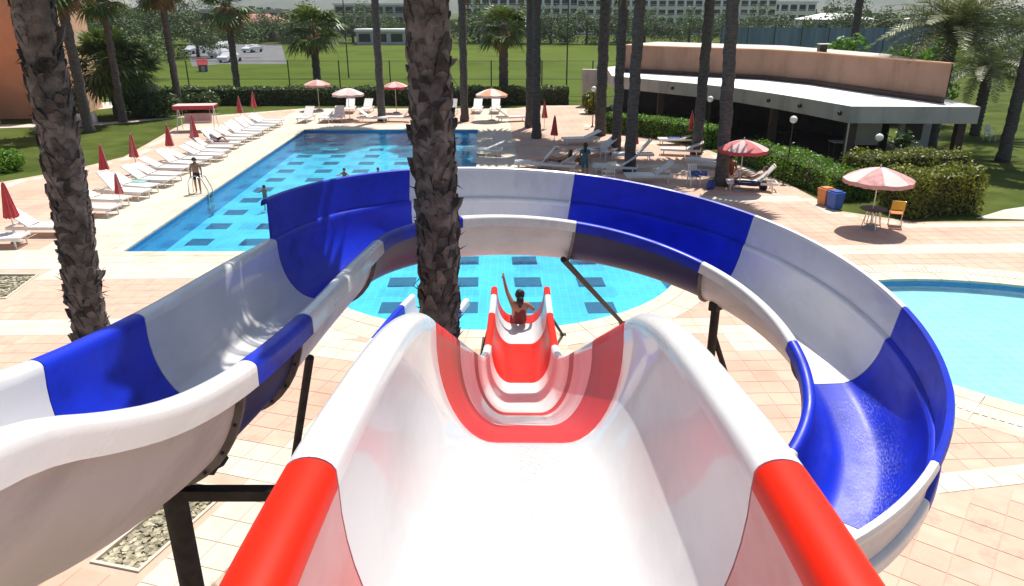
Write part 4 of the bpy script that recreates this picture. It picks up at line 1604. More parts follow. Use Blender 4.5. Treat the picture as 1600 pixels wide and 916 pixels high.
def bag(label, px, py, m, w_, h_):
    q = g(px, py)
    t = thing('beach_bag', label, 'bag', (q.x, q.y, .011), R(px))
    mb = MB()
    n = 14
    for z, k in ((0, .8), (h_ * .3, 1.0), (h_ * .75, .95), (h_, .7)):
        for i in range(n):
            a = 2 * math.pi * i / n
            mb.v.append((w_ * k * math.cos(a) * (1 + .06 * math.sin(3 * a)), w_ * .45 * k * math.sin(a), z))
    for r_ in range(3):
        for i in range(n):
            a, b = r_ * n + i, r_ * n + (i + 1) % n
            mb.f.append((a, b, b + n, a + n))
            mb.m.append(0)
    mb.f.append(tuple(range(n))[::-1])
    mb.m.append(0)
    mb.build('body', m, t, smooth='all')
    MB().path([(-w_ * .4, 0, h_ * .9), (-w_ * .3, 0, h_ * 1.35), (w_ * .3, 0, h_ * 1.35), (w_ * .4, 0, h_ * .9)], .012, 6).build('handle', M['dark_wood'], t, smooth='all')
    return t


bag('blue beach bag on the paving near the seated guest', 1110, 296, M['towel_blue'], .25, .38)
bag('dark beach bag beside the lounger with blue towels', 1192, 297, M['swim_black'], .25, .36)
bag('rust beach bag between loungers in the dappled shade', 905, 258, M['brown_cloth'], .24, .34)
bag('small dark bag under a lounger of the left row', 288, 262, M['towel_navy'], .22, .3)

# plastic chair prototype
def make_chair():
    t = thing('plastic_chair', 'x', 'chair', (0, 0, 0), 0, 'plastic chairs on the terrace')
    MB().box((0, 0, .43), (.46, .46, .035)).build('seat', M['plastic'], t)
    bk = MB()
    for k in range(5):
        bk.box((-.18 + k * .09, .25 + .0, .68), (.06, .025, .44), M=Matrix.Rotation(R(-10), 4, 'X'))
    bk.box((0, .29, .91), (.46, .035, .06))
    bk.build('backrest', M['plastic'], t)
    for a in (-1, 1):
        for b in (-1, 1):
            MB().path([(a * .2, b * .2, .43), (a * .23, b * .24, 0)], [.03, .02], 6).build('leg', M['plastic'], t, smooth=True)
        MB().path([(a * .24, .24, .66), (a * .25, -.12, .66), (a * .24, -.2, .43)], .02, 6).build('armrest', M['plastic'], t, smooth=True)
    return note(t)


chair0 = make_chair()
cpos = [((1083, 291), 10, 'pale plastic chair carrying a bright blue towel'), ((950, 283), 200, 'white plastic chair with open frame behind the standing guest'),
        ((947, 250), 30, 'white plastic chair left of the middle hedge palm'), ((1140, 284), 100, 'white plastic chair under the pink parasol by the palm trunk'),
        ((1455, 225), 0, 'white chair standing at the open corner of the restaurant'), ((1545, 220), 20, 'white chair on the lawn beside the right palm trunk')]
for i, ((px, py), a, lab) in enumerate(cpos):
    p = g(px, py)
    if i == 0:
        chair0.location = (p.x, p.y, .011)
        chair0.rotation_euler = (0, 0, R(a))
        chair0['label'] = lab
    else:
        dup(chair0, (p.x, p.y, .011 if i < 4 else .1 if i == 4 else -.02), R(a), lab)

# ------------------------------------------------------------------ parasols
def closed_mesh(seed):
    rnd = random.Random(seed)
    mb = MB()
    n = 32
    prof = [(.03, 2.22), (.06, 2.1), (.10, 1.8), (.15, 1.4), (.20, 1.05), (.21, .95)]
    for r_, z in prof:
        for k in range(n):
            a = 2 * math.pi * k / n
            rr = r_ * (1 + .32 * math.cos(8 * a + .6 * z)) * (1 + .1 * math.sin(3 * a + seed))
            mb.v.append((rr * math.cos(a), rr * math.sin(a), z + (.05 * math.cos(8 * a) if z < 1 else 0)))
    for i in range(len(prof) - 1):
        for k in range(n):
            a, b = i * n + k, i * n + (k + 1) % n
            mb.f.append((a, b, b + n, a + n))
            mb.m.append(1 if (k // 4) % 4 == seed % 4 else 0)
    return mb


def closed_parasol(label, px, py, seed, s=1.0, m=None, zt=2.2, cream=False):
    s *= .84
    p = g(px, py, zt * s)
    t = thing('folded_parasol', label, 'parasol', (p.x, p.y, .011), seed * .7, 'folded red parasols', s)
    MB().tube((0, 0, 0), (0, 0, 2.3), .02, .02, 8).build('pole', M['pole'], t, smooth=True)
    closed_mesh(seed).build('canopy', m or [M['red_cloth'], M['pink_cloth']], t, smooth='all')
    MB().lathe([(0, .07), (.06, .07), (.2, .05), (.22, 0)], n=14).build('base', M['concrete'], t, smooth=True)
    return t


closed_parasol('bright red folded parasol at the left edge beside the lounger', 4, 287, 1, 1.1, [M['red_cloth'], M['red_cloth']])
closed_parasol('red folded parasol nearest behind the left lounger row, right of the big palm', 156, 228, 2)
closed_parasol('red folded parasol second behind the lounger row at the lawn edge', 204, 211, 3)
closed_parasol('red folded parasol third behind the lounger row, standing alone', 260, 196, 4)
closed_parasol('red folded parasol fourth behind the lounger row, in front of the swing', 298, 181, 5, 1.1)
closed_parasol('red folded parasol left one of the pair at the back hedge', 372, 152, 6)
closed_parasol('red folded parasol right one of the pair at the back hedge', 394, 145, 7)
closed_parasol('red folded parasol with pale tip beside the dappled shade', 867, 182, 8)
closed_parasol('small red folded parasol close to the two paired palms', 851, 160, 9, .95)
closed_parasol('red folded parasol at the hedge behind the raised white lounger', 1082, 176, 10)
closed_parasol('dark red folded parasol beside the nearest hedge palm', 994, 197, 11, .9)
closed_parasol('low folded red parasol with white corner among the left loungers', 180, 272, 12, .75)


def open_parasol(label, px, py, z, rad, mats, seed, group='open parasols'):
    p = g(px, py, z)
    t = thing('open_parasol', label, 'parasol', (p.x, p.y, .011), seed * .9, group)
    n = 8
    rise = rad * .34
    pans = []
    for mi in range(2):
        mb = MB()
        cols = 6
        rows = 6
        for i in range(rows + 1):
            k = i / rows
            for j in range(cols + 1):
                a = (j / cols - .5) * 2 * math.pi / n
                sag = .035 * rad * math.cos((j / cols - .5) * math.pi) * k
                rr = rad * k * (1 - .03 * math.cos((j / cols - .5) * math.pi))
                mb.v.append((rr * math.cos(a), rr * math.sin(a), z - rise * k**1.6 - sag))
        for j in range(cols + 1):
            a = (j / cols - .5) * 2 * math.pi / n
            rr = rad * (1 - .03 * math.cos((j / cols - .5) * math.pi))
            mb.v.append((rr * math.cos(a), rr * math.sin(a), z - rise - .16 - .035 * math.cos((j / cols - .5) * math.pi) + .03 * (j % 2)))
        for i in range(rows + 1):
            for j in range(cols):
                a = i * (cols + 1) + j
                mb.f.append((a, a + cols + 1, a + cols + 2, a + 1))
                mb.m.append(1 if i == rows else 0)
        pans.append(mb.mesh('canopy_panel', [mats[mi], mats[2]], smooth=True))
    for k in range(n):
        link('canopy_panel', pans[k % 2], t, (0, 0, 0), (0, 0, 2 * math.pi * k / n))
    rb_ = MB().tube((0, 0, z - .03), (rad * .98, 0, z - rise - .02), .01, .008, 5).tube((0.03, 0, z - rise * 1.35), (rad * .52, 0, z - rise * .42), .008, .008, 5).mesh('rib', M['pole'])
    for k in range(n):
        link('rib', rb_, t, (0, 0, -.012), (0, 0, 2 * math.pi * (k + .5) / n))
    MB().tube((0, 0, 0), (0, 0, z + .1), .024, .022, 8).build('pole', M['pole'], t, smooth=True)
    MB().lathe([(0, .09), (.06, .09), (.24, .06), (.26, 0)], n=16).build('base', M['concrete'], t, smooth=True)
    return t, p


PK = [M['pink_cloth'], M['white_cloth'], M['pink_cloth']]
PALE = [mat('washed_pink_cloth', (0.70, 0.50, 0.48), 0.8, 0.08, 4, trans=.15), M['white_cloth'], M['red_cloth']]
_, pr = open_parasol('pale pink and white open parasol over the table at the right', 1376, 262, 2.22, 1.18, [mat('faded_rose_cloth', (0.66, 0.34, 0.33), 0.8, 0.25, 5, trans=.15), M['white_cloth'], M['pink_cloth']], 1)
open_parasol('open pink parasol beside the seated guests and the palm trunk', 1163, 219, 2.2, 1.05, [mat('rose_cloth', (0.60, 0.17, 0.18), .8, .15, 4, trans=.15), PALE[0], M['red_cloth']], 2)
open_parasol('orange pale open parasol at the back, right of the central palm', 768, 139, 2.2, 1.12, [mat('peach_cloth', (0.72, 0.36, 0.22), .8, .1, 4, trans=.15), M['white_cloth'], PALE[0]], 3)
open_parasol('cream pink open parasol at the back over the white loungers', 543, 138, 2.2, 1.12, [PALE[0], M['white_cloth'], PALE[0]], 4)
open_parasol('dull rose open parasol at the far left of the back row', 495, 125, 2.3, 1.0, [M['pink_cloth'], PALE[0], M['pink_cloth']], 5)
open_parasol('rose open parasol half hidden beside the central palm at the back', 617, 128, 2.3, .95, [M['pink_cloth'], PALE[0], M['red_cloth']], 6)

# table and seats under the pale parasol
tb = thing('round_table', 'small dark round table under the pale parasol at the right', 'table', (pr.x + .05, pr.y + .05, .011))
MB().lathe([(.09, .70), (.46, .70), (.47, .715), (.46, .73), (.05, .735)], n=24).build('tabletop', M['dark_wood'], tb, smooth=True)
for a in range(4):
    MB().tube((.2 * math.cos(a * 1.57), .2 * math.sin(a * 1.57), .70), (.36 * math.cos(a * 1.57), .36 * math.sin(a * 1.57), 0), .018).build('leg', M['chrome'], tb, smooth=True)
q = g(1397, 352)
ch = thing('folding_chair', 'folding chair with yellow back under the pale parasol', 'chair', (q.x, q.y, .011), R(160))
MB().box((0, 0, .46), (.44, .42, .03)).build('seat', M['orange_plastic'], ch)
MB().box((0, .22, .78), (.44, .03, .34), M=Matrix.Rotation(R(-8), 4, 'X')).build('backrest', M['yellow_plastic'], ch)
for a in (-1, 1):
    MB().tube((a * .21, .25, .95), (a * .21, -.18, 0), .013).tube((a * .21, -.2, .46), (a * .21, .22, 0), .013).build('leg', M['chrome'], ch, smooth=True)
q = g(1352, 349)
ch = thing('low_stool', 'dark red stool beside the table under the pale parasol', 'stool', (q.x + .25, q.y, .011), R(20))
MB().box((0, 0, .45), (.4, .4, .05)).build('seat', M['swim_red'], ch)
for a in (-1, 1):
    for b in (-1, 1):
        MB().tube((a * .17, b * .17, .43), (a * .19, b * .19, 0), .014).build('leg', M['chrome'], ch, smooth=True)

# litter bins
for lab, px, py, m in (('orange square litter bin beside the hedge, left of the blue one', 1292, 321, M['orange_plastic']), ('blue square litter bin beside the hedge, right of the orange one', 1304, 327, M['blue_plastic'])):
    q = g(px, py)
    t = thing('litter_bin', lab, 'bin', (q.x + (.02 if 'blue' in lab[:4] else -.06), q.y + .1, .0), R(20), 'pair of litter bins')
    mb = MB()
    for z0, z1, a0, a1 in ((0.02, .62, .20, .235),):
        mb.add([(x * a, y * a, z) for a, z in ((a0, z0), (a1, z1)) for x, y in ((-1, -1), (1, -1), (1, 1), (-1, 1))], [(3, 2, 1, 0), (0, 1, 5, 4), (1, 2, 6, 5), (2, 3, 7, 6), (3, 0, 4, 7), (4, 5, 6, 7)])
    mb.build('body', m, t)
    MB().box((0, 0, .65), (.5, .5, .05)).box((0, 0, .70), (.36, .36, .05)).build('lid', m, t)

# garden swing with striped canopy
q = g(325, 204)
sw = thing('garden_swing', 'garden swing with pink and white canopy behind the lounger row', 'swing', (q.x - .6, q.y, .011), R(8))
MB().box((0, 0, 1.62), (2.5, 1.3, .05)).box((0, -.66, 1.52), (2.5, .03, .24), mi=1).box((0, .66, 1.52), (2.5, .03, .24), mi=1).build('canopy', [PALE[0], M['red_cloth']], sw)
for a in (-1, 1):
    MB().tube((a * 1.1, 0, 1.6), (a * 1.15, -.7, 0), .03).tube((a * 1.1, 0, 1.6), (a * 1.15, .7, 0), .03).build('frame', M['plastic'], sw, smooth=True)
MB().box((0, 0, .5), (1.7, .5, .08)).build('seat', M['white_cloth'], sw)
MB().box((0, .3, .8), (1.7, .07, .5), M=Matrix.Rotation(R(-12), 4, 'X')).build('backrest', PALE[0], sw)
for a in (-1, 1):
    MB().tube((a * .85, 0, .5), (a * .85, 0, 1.58), .012).build('hanger', M['plastic'], sw, smooth=True)

# pool ladder
q = g(318, 303)
ld = thing('pool_ladder', 'steel pool ladder with two curved handrails at the left pool edge', 'ladder', (sx(-12.73, q.y), q.y, 0), R(2))
for sg in (-1, 1):
    pts = [(-.75, sg * .25, .03), (-.72, sg * .25, .55), (-.6, sg * .25, .78), (-.4, sg * .25, .84), (-.15, sg * .25, .7), (.06, sg * .25, .2), (.08, sg * .25, -.8)]
    MB().path(pts, .022, 8).build('handrail', M['chrome'], ld, smooth='all')
for k in range(3):
    MB().box((.08, 0, -.15 - k * .25), (.1, .5, .03)).build('step', M['chrome'], ld)

# ------------------------------------------------------------------ people
RAD = dict(pelvis=.135, belly=.125, chest=.15, neck=.055, chin=.075, head=.098, crown=.07, sh=.072, el=.050, wr=.036, palm=.036, hip=.095, kn=.062, an=.042, toe=.035)


def figure(label, J, loc, rz, bone_mat, mats, scale=1.0, hair=None, tilt=None):
    """one continuous skinned body grown along a posed skeleton"""
    names, co, ed = [], [], []

    def v(n, p):
        names.append(n)
        co.append(Vector(p))
        return len(co) - 1
    ix = {}
    rad = []
    for n in ('pelvis', 'belly', 'chest', 'neck', 'chin', 'head', 'crown'):
        ix[n] = v(n, J[n])
        rad.append((RAD[n] * (1.15 if n in ('pelvis', 'chest', 'belly') else 1), RAD[n] * (.72 if n in ('pelvis', 'chest', 'belly') else 1)))
    chain = ['pelvis', 'belly', 'chest', 'neck', 'chin', 'head', 'crown']
    ed += list(zip([ix[a] for a in chain], [ix[a] for a in chain[1:]]))
    d = (Vector(J['head']) - Vector(J['chin'])).normalized()
    fwd = Vector(J.get('face', (0, 1, 0))).normalized()
    ix['nose'] = v('nose', Vector(J['head']) + fwd * .115 - d * .03)
    rad.append((.018, .018))
    ed.append((ix['head'], ix['nose']))
    for sd_ in ('L', 'R'):
        prev = ix['chest']
        for n, r0 in (('sh', RAD['sh']), ('el', RAD['el']), ('wr', RAD['wr']), ('palm', RAD['palm'])):
            k = v(n + sd_, J[n + sd_])
            rad.append((r0, r0 * (.6 if n == 'palm' else 1)))
            ed.append((prev, k))
            prev = k
        wr, pm = Vector(J['wr' + sd_]), Vector(J['palm' + sd_])
        dr = (pm - wr).normalized()
        sdv = dr.orthogonal().normalized()
        up = dr.cross(sdv)
        for q_, (off, ln) in enumerate(((-.03, .065), (-.01, .08), (.012, .085), (.032, .075))):
            a = v('finger' + sd_, pm + dr * ln * .5 + sdv * off)
            b = v('finger' + sd_, pm + dr * ln * .95 + sdv * off * 1.15 + up * .018)
            rad += [(.0095, .0095), (.008, .008)]
            ed += [(prev, a), (a, b)]
        a = v('finger' + sd_, pm - dr * .02 - sdv * .052)
        b = v('finger' + sd_, pm + dr * .025 - sdv * .075)
        rad += [(.011, .011), (.009, .009)]
        ed += [(prev, a), (a, b)]
        prev = ix['pelvis']
        for n, r0 in (('hip', RAD['hip']), ('kn', RAD['kn']), ('an', RAD['an']), ('toe', RAD['toe'])):
            k = v(n + sd_, J[n + sd_])
            rad.append((r0, r0))
            ed.append((prev, k))
            prev = k
    me = bpy.data.meshes.new('person')
    me.from_pydata([tuple(c) for c in co], ed, [])
    o = bpy.data.objects.new('person_tmp', me)
    COL.objects.link(o)
    o.modifiers.new('skin', 'SKIN')
    sv = me.skin_vertices[0].data
    for i, r_ in enumerate(rad):
        sv[i].radius = r_
        sv[i].use_root = (i == 0)
    ss = o.modifiers.new('sub', 'SUBSURF')
    ss.levels = ss.render_levels = 1
    dg = bpy.context.evaluated_depsgraph_get()
    nm = bpy.data.meshes.new_from_object(o.evaluated_get(dg))
    bpy.data.objects.remove(o)
    nm.materials.clear()
    for m in mats:
        nm.materials.append(m)
    for f in nm.polygons:
        c = f.center
        best, bi = 1e9, 0
        for a, b in ed:
            A, B = co[a], co[b]
            dv = B - A
            t_ = max(0, min(1, (c - A).dot(dv) / max(dv.length_squared, 1e-9)))
            dd = (c - A - dv * t_).length
            if dd < best:
                best = dd
                bi = names[b] if t_ > .5 else names[a]
                bn = (names[a], names[b], t_)
        f.material_index = bone_mat(bn)
        f.use_smooth = True
    t = thing('person', label, 'person', loc, rz, None, scale)
    link('body', nm, t)
    hd, cr = Vector(J['head']), Vector(J['crown'])
    up = (cr - hd).normalized()
    hm = MB()
    n, rows = 16, 8
    side = up.cross(fwd).normalized()
    f2 = side.cross(up)
    ctr = hd + up * .025 - f2 * .012
    for i in range(rows + 1):
        for k in range(n):
            a = 2 * math.pi * k / n
            fr2 = math.cos(a)
            lim = R(70) if fr2 > .35 else R(115)
            th = lim * i / rows
            rr = .122 * (1 + .03 * math.sin(k * 5 + i))
            hm.v.append(tuple(ctr + (f2 * math.cos(a) + side * math.sin(a)) * rr * math.sin(th) * .92 + up * rr * math.cos(th) * 1.05))
    for i in range(rows):
        for k in range(n):
            a, b = i * n + k, i * n + (k + 1) % n
            hm.f.append((a, b, b + n, a + n))
            hm.m.append(0)
    if hair:
        hm.path([ctr - f2 * .07 - up * .02, ctr - f2 * .11 - up * .14, ctr - f2 * .11 - up * .30], [.08, .085, .03], 8)
    hm.build('hair', M['hair'], t, smooth='all')
    return t


def standing(**kw):
    J = dict(pelvis=(0, 0, .95), belly=(0, .01, 1.12), chest=(0, 0, 1.32), neck=(0, -.01, 1.47), chin=(0, .01, 1.53), head=(0, .02, 1.61), crown=(0, .01, 1.69),
             shL=(-.17, 0, 1.40), elL=(-.23, -.02, 1.13), wrL=(-.25, .06, .90), palmL=(-.25, .09, .82), shR=(.17, 0, 1.40), elR=(.23, -.02, 1.13), wrR=(.25, .06, .90), palmR=(.25, .09, .82),
             hipL=(-.09, 0, .90), knL=(-.10, .03, .50), anL=(-.10, -.01, .08), toeL=(-.12, .15, .035), hipR=(.09, 0, .90), knR=(.10, .03, .50), anR=(.10, -.01, .08), toeR=(.12, .15, .035))
    J.update(kw)
    return J


def bm_swim(bn):
    a, b, t_ = bn
    s_ = {a, b}
    if s_ <= {'pelvis', 'belly', 'chest'} and 'chest' in s_:
        return 1
    if 'pelvis' in s_:
        return 1
    if any(x.startswith('hip') for x in s_) and t_ < .25:
        return 1
    return 0


def bm_trunks(bn):
    a, b, t_ = bn
    if {a, b} == {'pelvis', 'belly'}:
        return 1 if t_ < .5 else 0
    if 'pelvis' in (a, b):
        return 1
    if a.startswith('hip') and t_ < .55:
        return 1
    return 0


def bm_dress(bn):
    a, b, t_ = bn
    if any(x.startswith(('el', 'wr', 'palm', 'finger', 'an', 'toe')) for x in (b,)) and not (b.startswith('el') and t_ < .6):
        return 0
    if b in ('chin', 'head', 'crown', 'nose') or (b == 'neck' and t_ > .5):
        return 0
    if b.startswith('kn') and t_ > .75:
        return 0
    return 1


# rider sitting at the end of the red slide, left arm raised
yr = 15.85
zf = zr(yr) - DPr
figure('person sitting on the end of the red slide, seen from behind, left arm raised',
       dict(pelvis=(0, 0, .135), belly=(0, -.05, .30), chest=(0, -.07, .50), neck=(.0, -.05, .65), chin=(0, -.03, .71), head=(0, -.01, .79), crown=(0, -.02, .87),
            shL=(-.17, -.06, .58), elL=(-.30, .08, .86), wrL=(-.36, .12, 1.12), palmL=(-.37, .13, 1.20), shR=(.17, -.06, .58), elR=(.31, .02, .42), wrR=(.34, .22, .34), palmR=(.34, .29, .31),
            hipL=(-.09, .05, .12), knL=(-.12, .48, .20), anL=(-.12, .88, .09), toeL=(-.13, .95, .20), hipR=(.09, .05, .12), knR=(.12, .48, .20), anR=(.12, .88, .09), toeR=(.13, .95, .20)),
       (0.075 + .008 * yr - .02, yr, zf + .01), R(2), bm_swim, [M['skin'], M['swim_red']], 1.0, True)

q = g(311, 302)
figure('person in dark swimwear walking beside the pool ladder', standing(knL=(-.10, .16, .52), anL=(-.1, .18, .10), toeL=(-.11, .33, .05), anR=(.1, -.16, .10), toeR=(.11, -.02, .035), elL=(-.24, -.1, 1.15), elR=(.24, .06, 1.15)),
       (q.x, q.y, .011), R(200), bm_trunks, [M['skin'], M['swim_black']], .88, False)
q = g(913, 283)
figure('person in teal dress standing with back turned behind the slide', standing(elL=(-.26, .05, 1.16), wrL=(-.20, .22, 1.05), palmL=(-.15, .28, 1.05)), (q.x, q.y, .011), R(-15), bm_dress, [M['skin'], M['teal']], 1.0, True)
sit = dict(pelvis=(0, 0, .14), belly=(0, -.04, .31), chest=(0, -.05, .51), neck=(0, -.03, .66), chin=(0, -.0, .72), head=(0, .02, .80), crown=(0, .01, .88),
           shL=(-.17, -.04, .58), elL=(-.24, .05, .34), wrL=(-.16, .26, .28), palmL=(-.12, .33, .26), shR=(.17, -.04, .58), elR=(.24, .05, .34), wrR=(.16, .26, .28), palmR=(.12, .33, .26),
           hipL=(-.09, .05, .12), knL=(-.12, .45, .16), anL=(-.12, .50, -.26), toeL=(-.13, .64, -.29), hipR=(.09, .05, .12), knR=(.12, .45, .16), anR=(.12, .50, -.26), toeR=(.13, .64, -.29))
q = g(1136, 288)
figure('person in rust coloured top sitting under the open pink parasol', sit, (q.x + .12, q.y + .05, .36), R(170), bm_dress, [M['skin'], M['brown_cloth']], 1.0, True)
# person lying on a lounger on the left
lie = dict(pelvis=(0, 0, .12), belly=(0, -.14, .19), chest=(0, -.30, .33), neck=(0, -.42, .44), chin=(0, -.46, .50), head=(0, -.50, .57), crown=(0, -.55, .64), face=(0, .75, .65),
           shL=(-.17, -.36, .40), elL=(-.27, -.16, .28), wrL=(-.24, .07, .20), palmL=(-.22, .15, .18), shR=(.17, -.36, .40), elR=(.27, -.16, .28), wrR=(.24, .07, .20), palmR=(.22, .15, .18),
           hipL=(-.09, .05, .10), knL=(-.12, .45, .32), anL=(-.12, .72, .05), toeL=(-.13, .86, .06), hipR=(.09, .05, .10), knR=(.12, .47, .10), anR=(.12, .88, .06), toeR=(.13, .93, .17))
p = g(*lie_px)
figure('person in dark clothes reclining on a lounger left of the pool', lie, (p.x - 1.28, p.y + .28, .34), R(-98), bm_dress, [M['skin'], M['towel_navy']], 1.0, True)
p = g(1170, 296)
figure('person in white top reclining on the lounger under the open pink parasol', lie, (p.x + .1, p.y - .05, .40), R(75), bm_dress, [M['skin'], M['white_cloth']], .95, False)
p = g(868, 266)
figure('person in swimwear lying on a lounger in the dappled shade behind the slide', lie, (p.x + .22, p.y - .05, .38), R(75), bm_trunks, [M['skin'], M['swim_red']], .95, True)
for lab, px, py in (('swimmer near the left side of the pool, only head and shoulders above water', 413, 298), ('swimmer behind the blue slide wall, left of two heads', 538, 271), ('swimmer behind the blue slide wall, right of two heads', 591, 270)):
    q = g(px, py, 0)
    figure(lab, standing(elL=(-.32, .14, 1.28), wrL=(-.42, .32, 1.30), palmL=(-.45, .39, 1.30), elR=(.32, .14, 1.28), wrR=(.42, .32, 1.30), palmR=(.45, .39, 1.30)), (q.x, q.y, -1.02 if False else -.9), R(px), bm_trunks, [M['skin'], M['swim_black']], .62 if False else .66, False)

# ------------------------------------------------------------------ beyond the terrace
fld = MB().sheet([[(-60, 66), (7, 65), (14, 80), (40, 90), (62, 170), (-30, 172), (-62, 130)]], 0.0).build('sports_field', M['field'])
struct(fld, 'bright green sports field behind the terrace')
struct(MB().sheet([[g(300, 104).xy, g(350, 100).xy, g(448, 100).xy, g(440, 70).xy, g(290, 68).xy]], 0.006).build('car_park', M['asphalt']), 'grey car park beyond the left corner')
struct(MB().sheet([[(-40, 48.5), (-28.2, 51.2), (-22.9, 56.2), (-22.2, 57.4), (-28.4, 52.6), (-40, 50.6)]], 0.004).build('footpath', M['path']), 'pale footpath across the left lawn')
struct(MB().sheet([[(-34, 58), (-28.5, 66), (-27, 72), (-31, 72), (-36, 62)]], 0.004).build('footpath', M['path']), 'pale path leading back beside the hedge')
struct(MB().sheet([[(17.6, 27.1), (20.5, 26.8), (26, 30), (26, 31.2), (19.5, 28.4)]], 0.004).build('footpath', M['path']), 'pale path edge on the right lawn')

# fence between terrace and field
fe = thing('mesh_fence', 'green wire fence with slim posts in front of the sports field', 'fence', (-13, 66.5, 0))
pm = MB().tube((0, 0, 0), (0, 0, 3.3), .055, .05, 8).mesh('post', M['green_metal'], smooth=True)
for k in range(13):
    link('post', pm, fe, (-24 + 4.4 * k + 0.0, .25 * (k % 2) * 0, 0))
for z in (3.25, 1.75, .25):
    MB().tube((-24, 0, z), (28.8, 0, z), .022, .022, 6).build('rail', M['green_metal'], fe)
wr_ = MB()
for k in range(1, 26):
    z = .25 + k * .12
    wr_.tube((-24, 0.03, z), (28.8, .03, z), .0035, .0035, 3, cap=False)
for k in range(0, 352):
    wr_.tube((-24 + k * .15, 0.03, .2), (-24 + k * .15, .03, 3.25), .003, .003, 3, cap=False)
struct(wr_.build('wire_mesh', M['green_metal'], fe), None, 'stuff')

# orange house at the left
ho = thing('orange_house', 'orange rendered house with tiled canopy behind the left palm', 'house', (-38, 46, 0), R(24))
MB().box((-39.6, 46, 5), (8, 13, 10)).build('wall', M['orange'], ho, world=True)
def hl(x, y, z=0):
    v = Vector((x + 38, y - 46, z))
    v.rotate(Euler((0, 0, -R(24))))
    return v


MB().box(hl(-35.1, 57.5, 5), (5.2, 6, 10), R(-14)).build('wall', M['salmon'], ho)
MB().box(hl(-32.2, 56.6, 5), (.14, .3, 9), R(-14)).build('drain_pipe', M['dark_wood'], ho)
MB().add([(-36.2, 40.5, 3.3), (-33.6, 40.5, 2.6), (-33.6, 50.5, 2.6), (-36.2, 50.5, 3.3), (-36.2, 40.5, 3.1), (-33.6, 40.5, 2.4), (-33.6, 50.5, 2.4), (-36.2, 50.5, 3.1)],
         [(0, 1, 2, 3), (7, 6, 5, 4), (0, 4, 5, 1), (1, 5, 6, 2), (2, 6, 7, 3)]).build('canopy', M['tile_roof'], ho, world=True)
for y in (42.5, 46.5, 49.6):
    wd = MB().box((-35.57, y, 1.5), (.08, 1.6, 1.4)).build('window', M['glass_dark'], ho, world=True)
    MB().box((-35.55, y, .77), (.2, 1.8, .07)).box((-35.54, y, 1.5), (.1, .06, 1.4)).build('frame', M['far_white'], wd, world=False).location = -Vector((-38, 46, 0))
for y in (40.8, 44.5, 48.2, 50.4):
    MB().box((-33.75, y, 1.2), (.2, .2, 2.4)).build('column', M['salmon'], ho, world=True)
MB().box((-33.4, 45.5, .45), (.3, 9.5, .9)).build('terrace_wall', M['salmon'], ho, world=True)
ws = thing('garden_wall', 'low white garden wall with steps beside the orange house', 'wall', (-31.5, 49, 0))
MB().box((-30.9, 52.4, .3), (3.4, .3, .6), R(12)).build('wall', M['far_white'], ws, world=True)
for k in range(3):
    MB().box((-30.6 + k * .2, 49.6 + k * .45, .08 + .1 * k), (2.6, .45, .16 + .2 * k), R(10)).build('step', M['path'], ws, world=True)

# far buildings
def block(name, label, x, y, w_, d_, h_, rows, cols, wallm, roofm, rz=0, cat='building', hip=0):
    t = thing(name, label, cat, (x, y, 0), rz)
    MB().box((0, 0, h_ / 2), (w_, d_, h_)).build('wall', wallm, t)
    if hip:
        MB().add([(-w_ / 2 - .6, -d_ / 2 - .6, h_), (w_ / 2 + .6, -d_ / 2 - .6, h_), (w_ / 2 + .6, d_ / 2 + .6, h_), (-w_ / 2 - .6, d_ / 2 + .6, h_), (-w_ / 2 + d_ / 2, 0, h_ + hip), (w_ / 2 - d_ / 2, 0, h_ + hip)],
                 [(0, 1, 5, 4), (1, 2, 5), (2, 3, 4, 5), (3, 0, 4), (3, 2, 1, 0)]).build('roof', roofm, t)
    else:
        MB().box((0, 0, h_ + .25), (w_ + .8, d_ + .8, .5)).build('roof', roofm, t)
    cw, rh = w_ / cols, h_ / rows
    wm = MB().box((0, 0, 0), (cw * .72, .3, rh * .62)).mesh('window', M['glass_dark'])
    bm_ = MB().box((0, -.6, -rh * .30), (cw * .8, 1.0, .12)).box((0, -1.08, -rh * .30 + .45), (cw * .8, .06, .08)).mesh('balcony', wallm)
    for i in range(cols):
        for j in range(rows):
            wd = link('window', wm, t, (-w_ / 2 + cw * (i + .5), -d_ / 2 + .12, rh * (j + .52)))
            if j > 0:
                link('balcony', bm_, wd)
    return t


block('hotel', 'long white hotel with rows of balconies far behind the trees', 52, 255, 62, 14, 10.4, 4, 22, M['far_white'], M['roof_white'], R(-4))
block('hotel', 'smaller white hotel wing at the right end of the long one', 92, 262, 14, 14, 9.4, 3, 5, M['far_white'], M['roof_white'], R(-8))
block('hotel', 'white hotel block seen behind the central palm trunk', 4, 262, 40, 14, 10.8, 4, 14, M['far_white'], M['roof_white'], R(3))
block('hotel', 'white building with pale roof left of the central palm', -40, 240, 26, 14, 8.6, 3, 9, M['far_grey'], M['roof_white'], R(6))
block('house', 'low house with faded red roof beyond the car park', -66, 196, 22, 12, 4.2, 1, 6, M['salmon'], mat('faded_roof', (0.42, 0.20, 0.15), .9, .15, 1), R(10), 'house', 2.2)
block('house', 'cream house on the left skyline behind the fan palms', -84, 250, 26, 14, 7.0, 2, 8, M['path'], M['far_grey'], R(14), 'house')
block('shed', 'white roofed building behind the date palm', 118, 205, 26, 12, 5.0, 1, 6, M['far_white'], M['roof_white'], R(-18), 'building', 1.5)
block('shed', 'white roofed low hall right of the blue net', 78, 190, 16, 10, 5.2, 1, 5, M['far_grey'], M['roof_white'], R(-12), 'building', 1.4)
block('shed', 'low pale shed across the far side of the sports field', -26, 178, 18, 6, 2.8, 1, 5, M['far_grey'], M['far_white'], R(2))

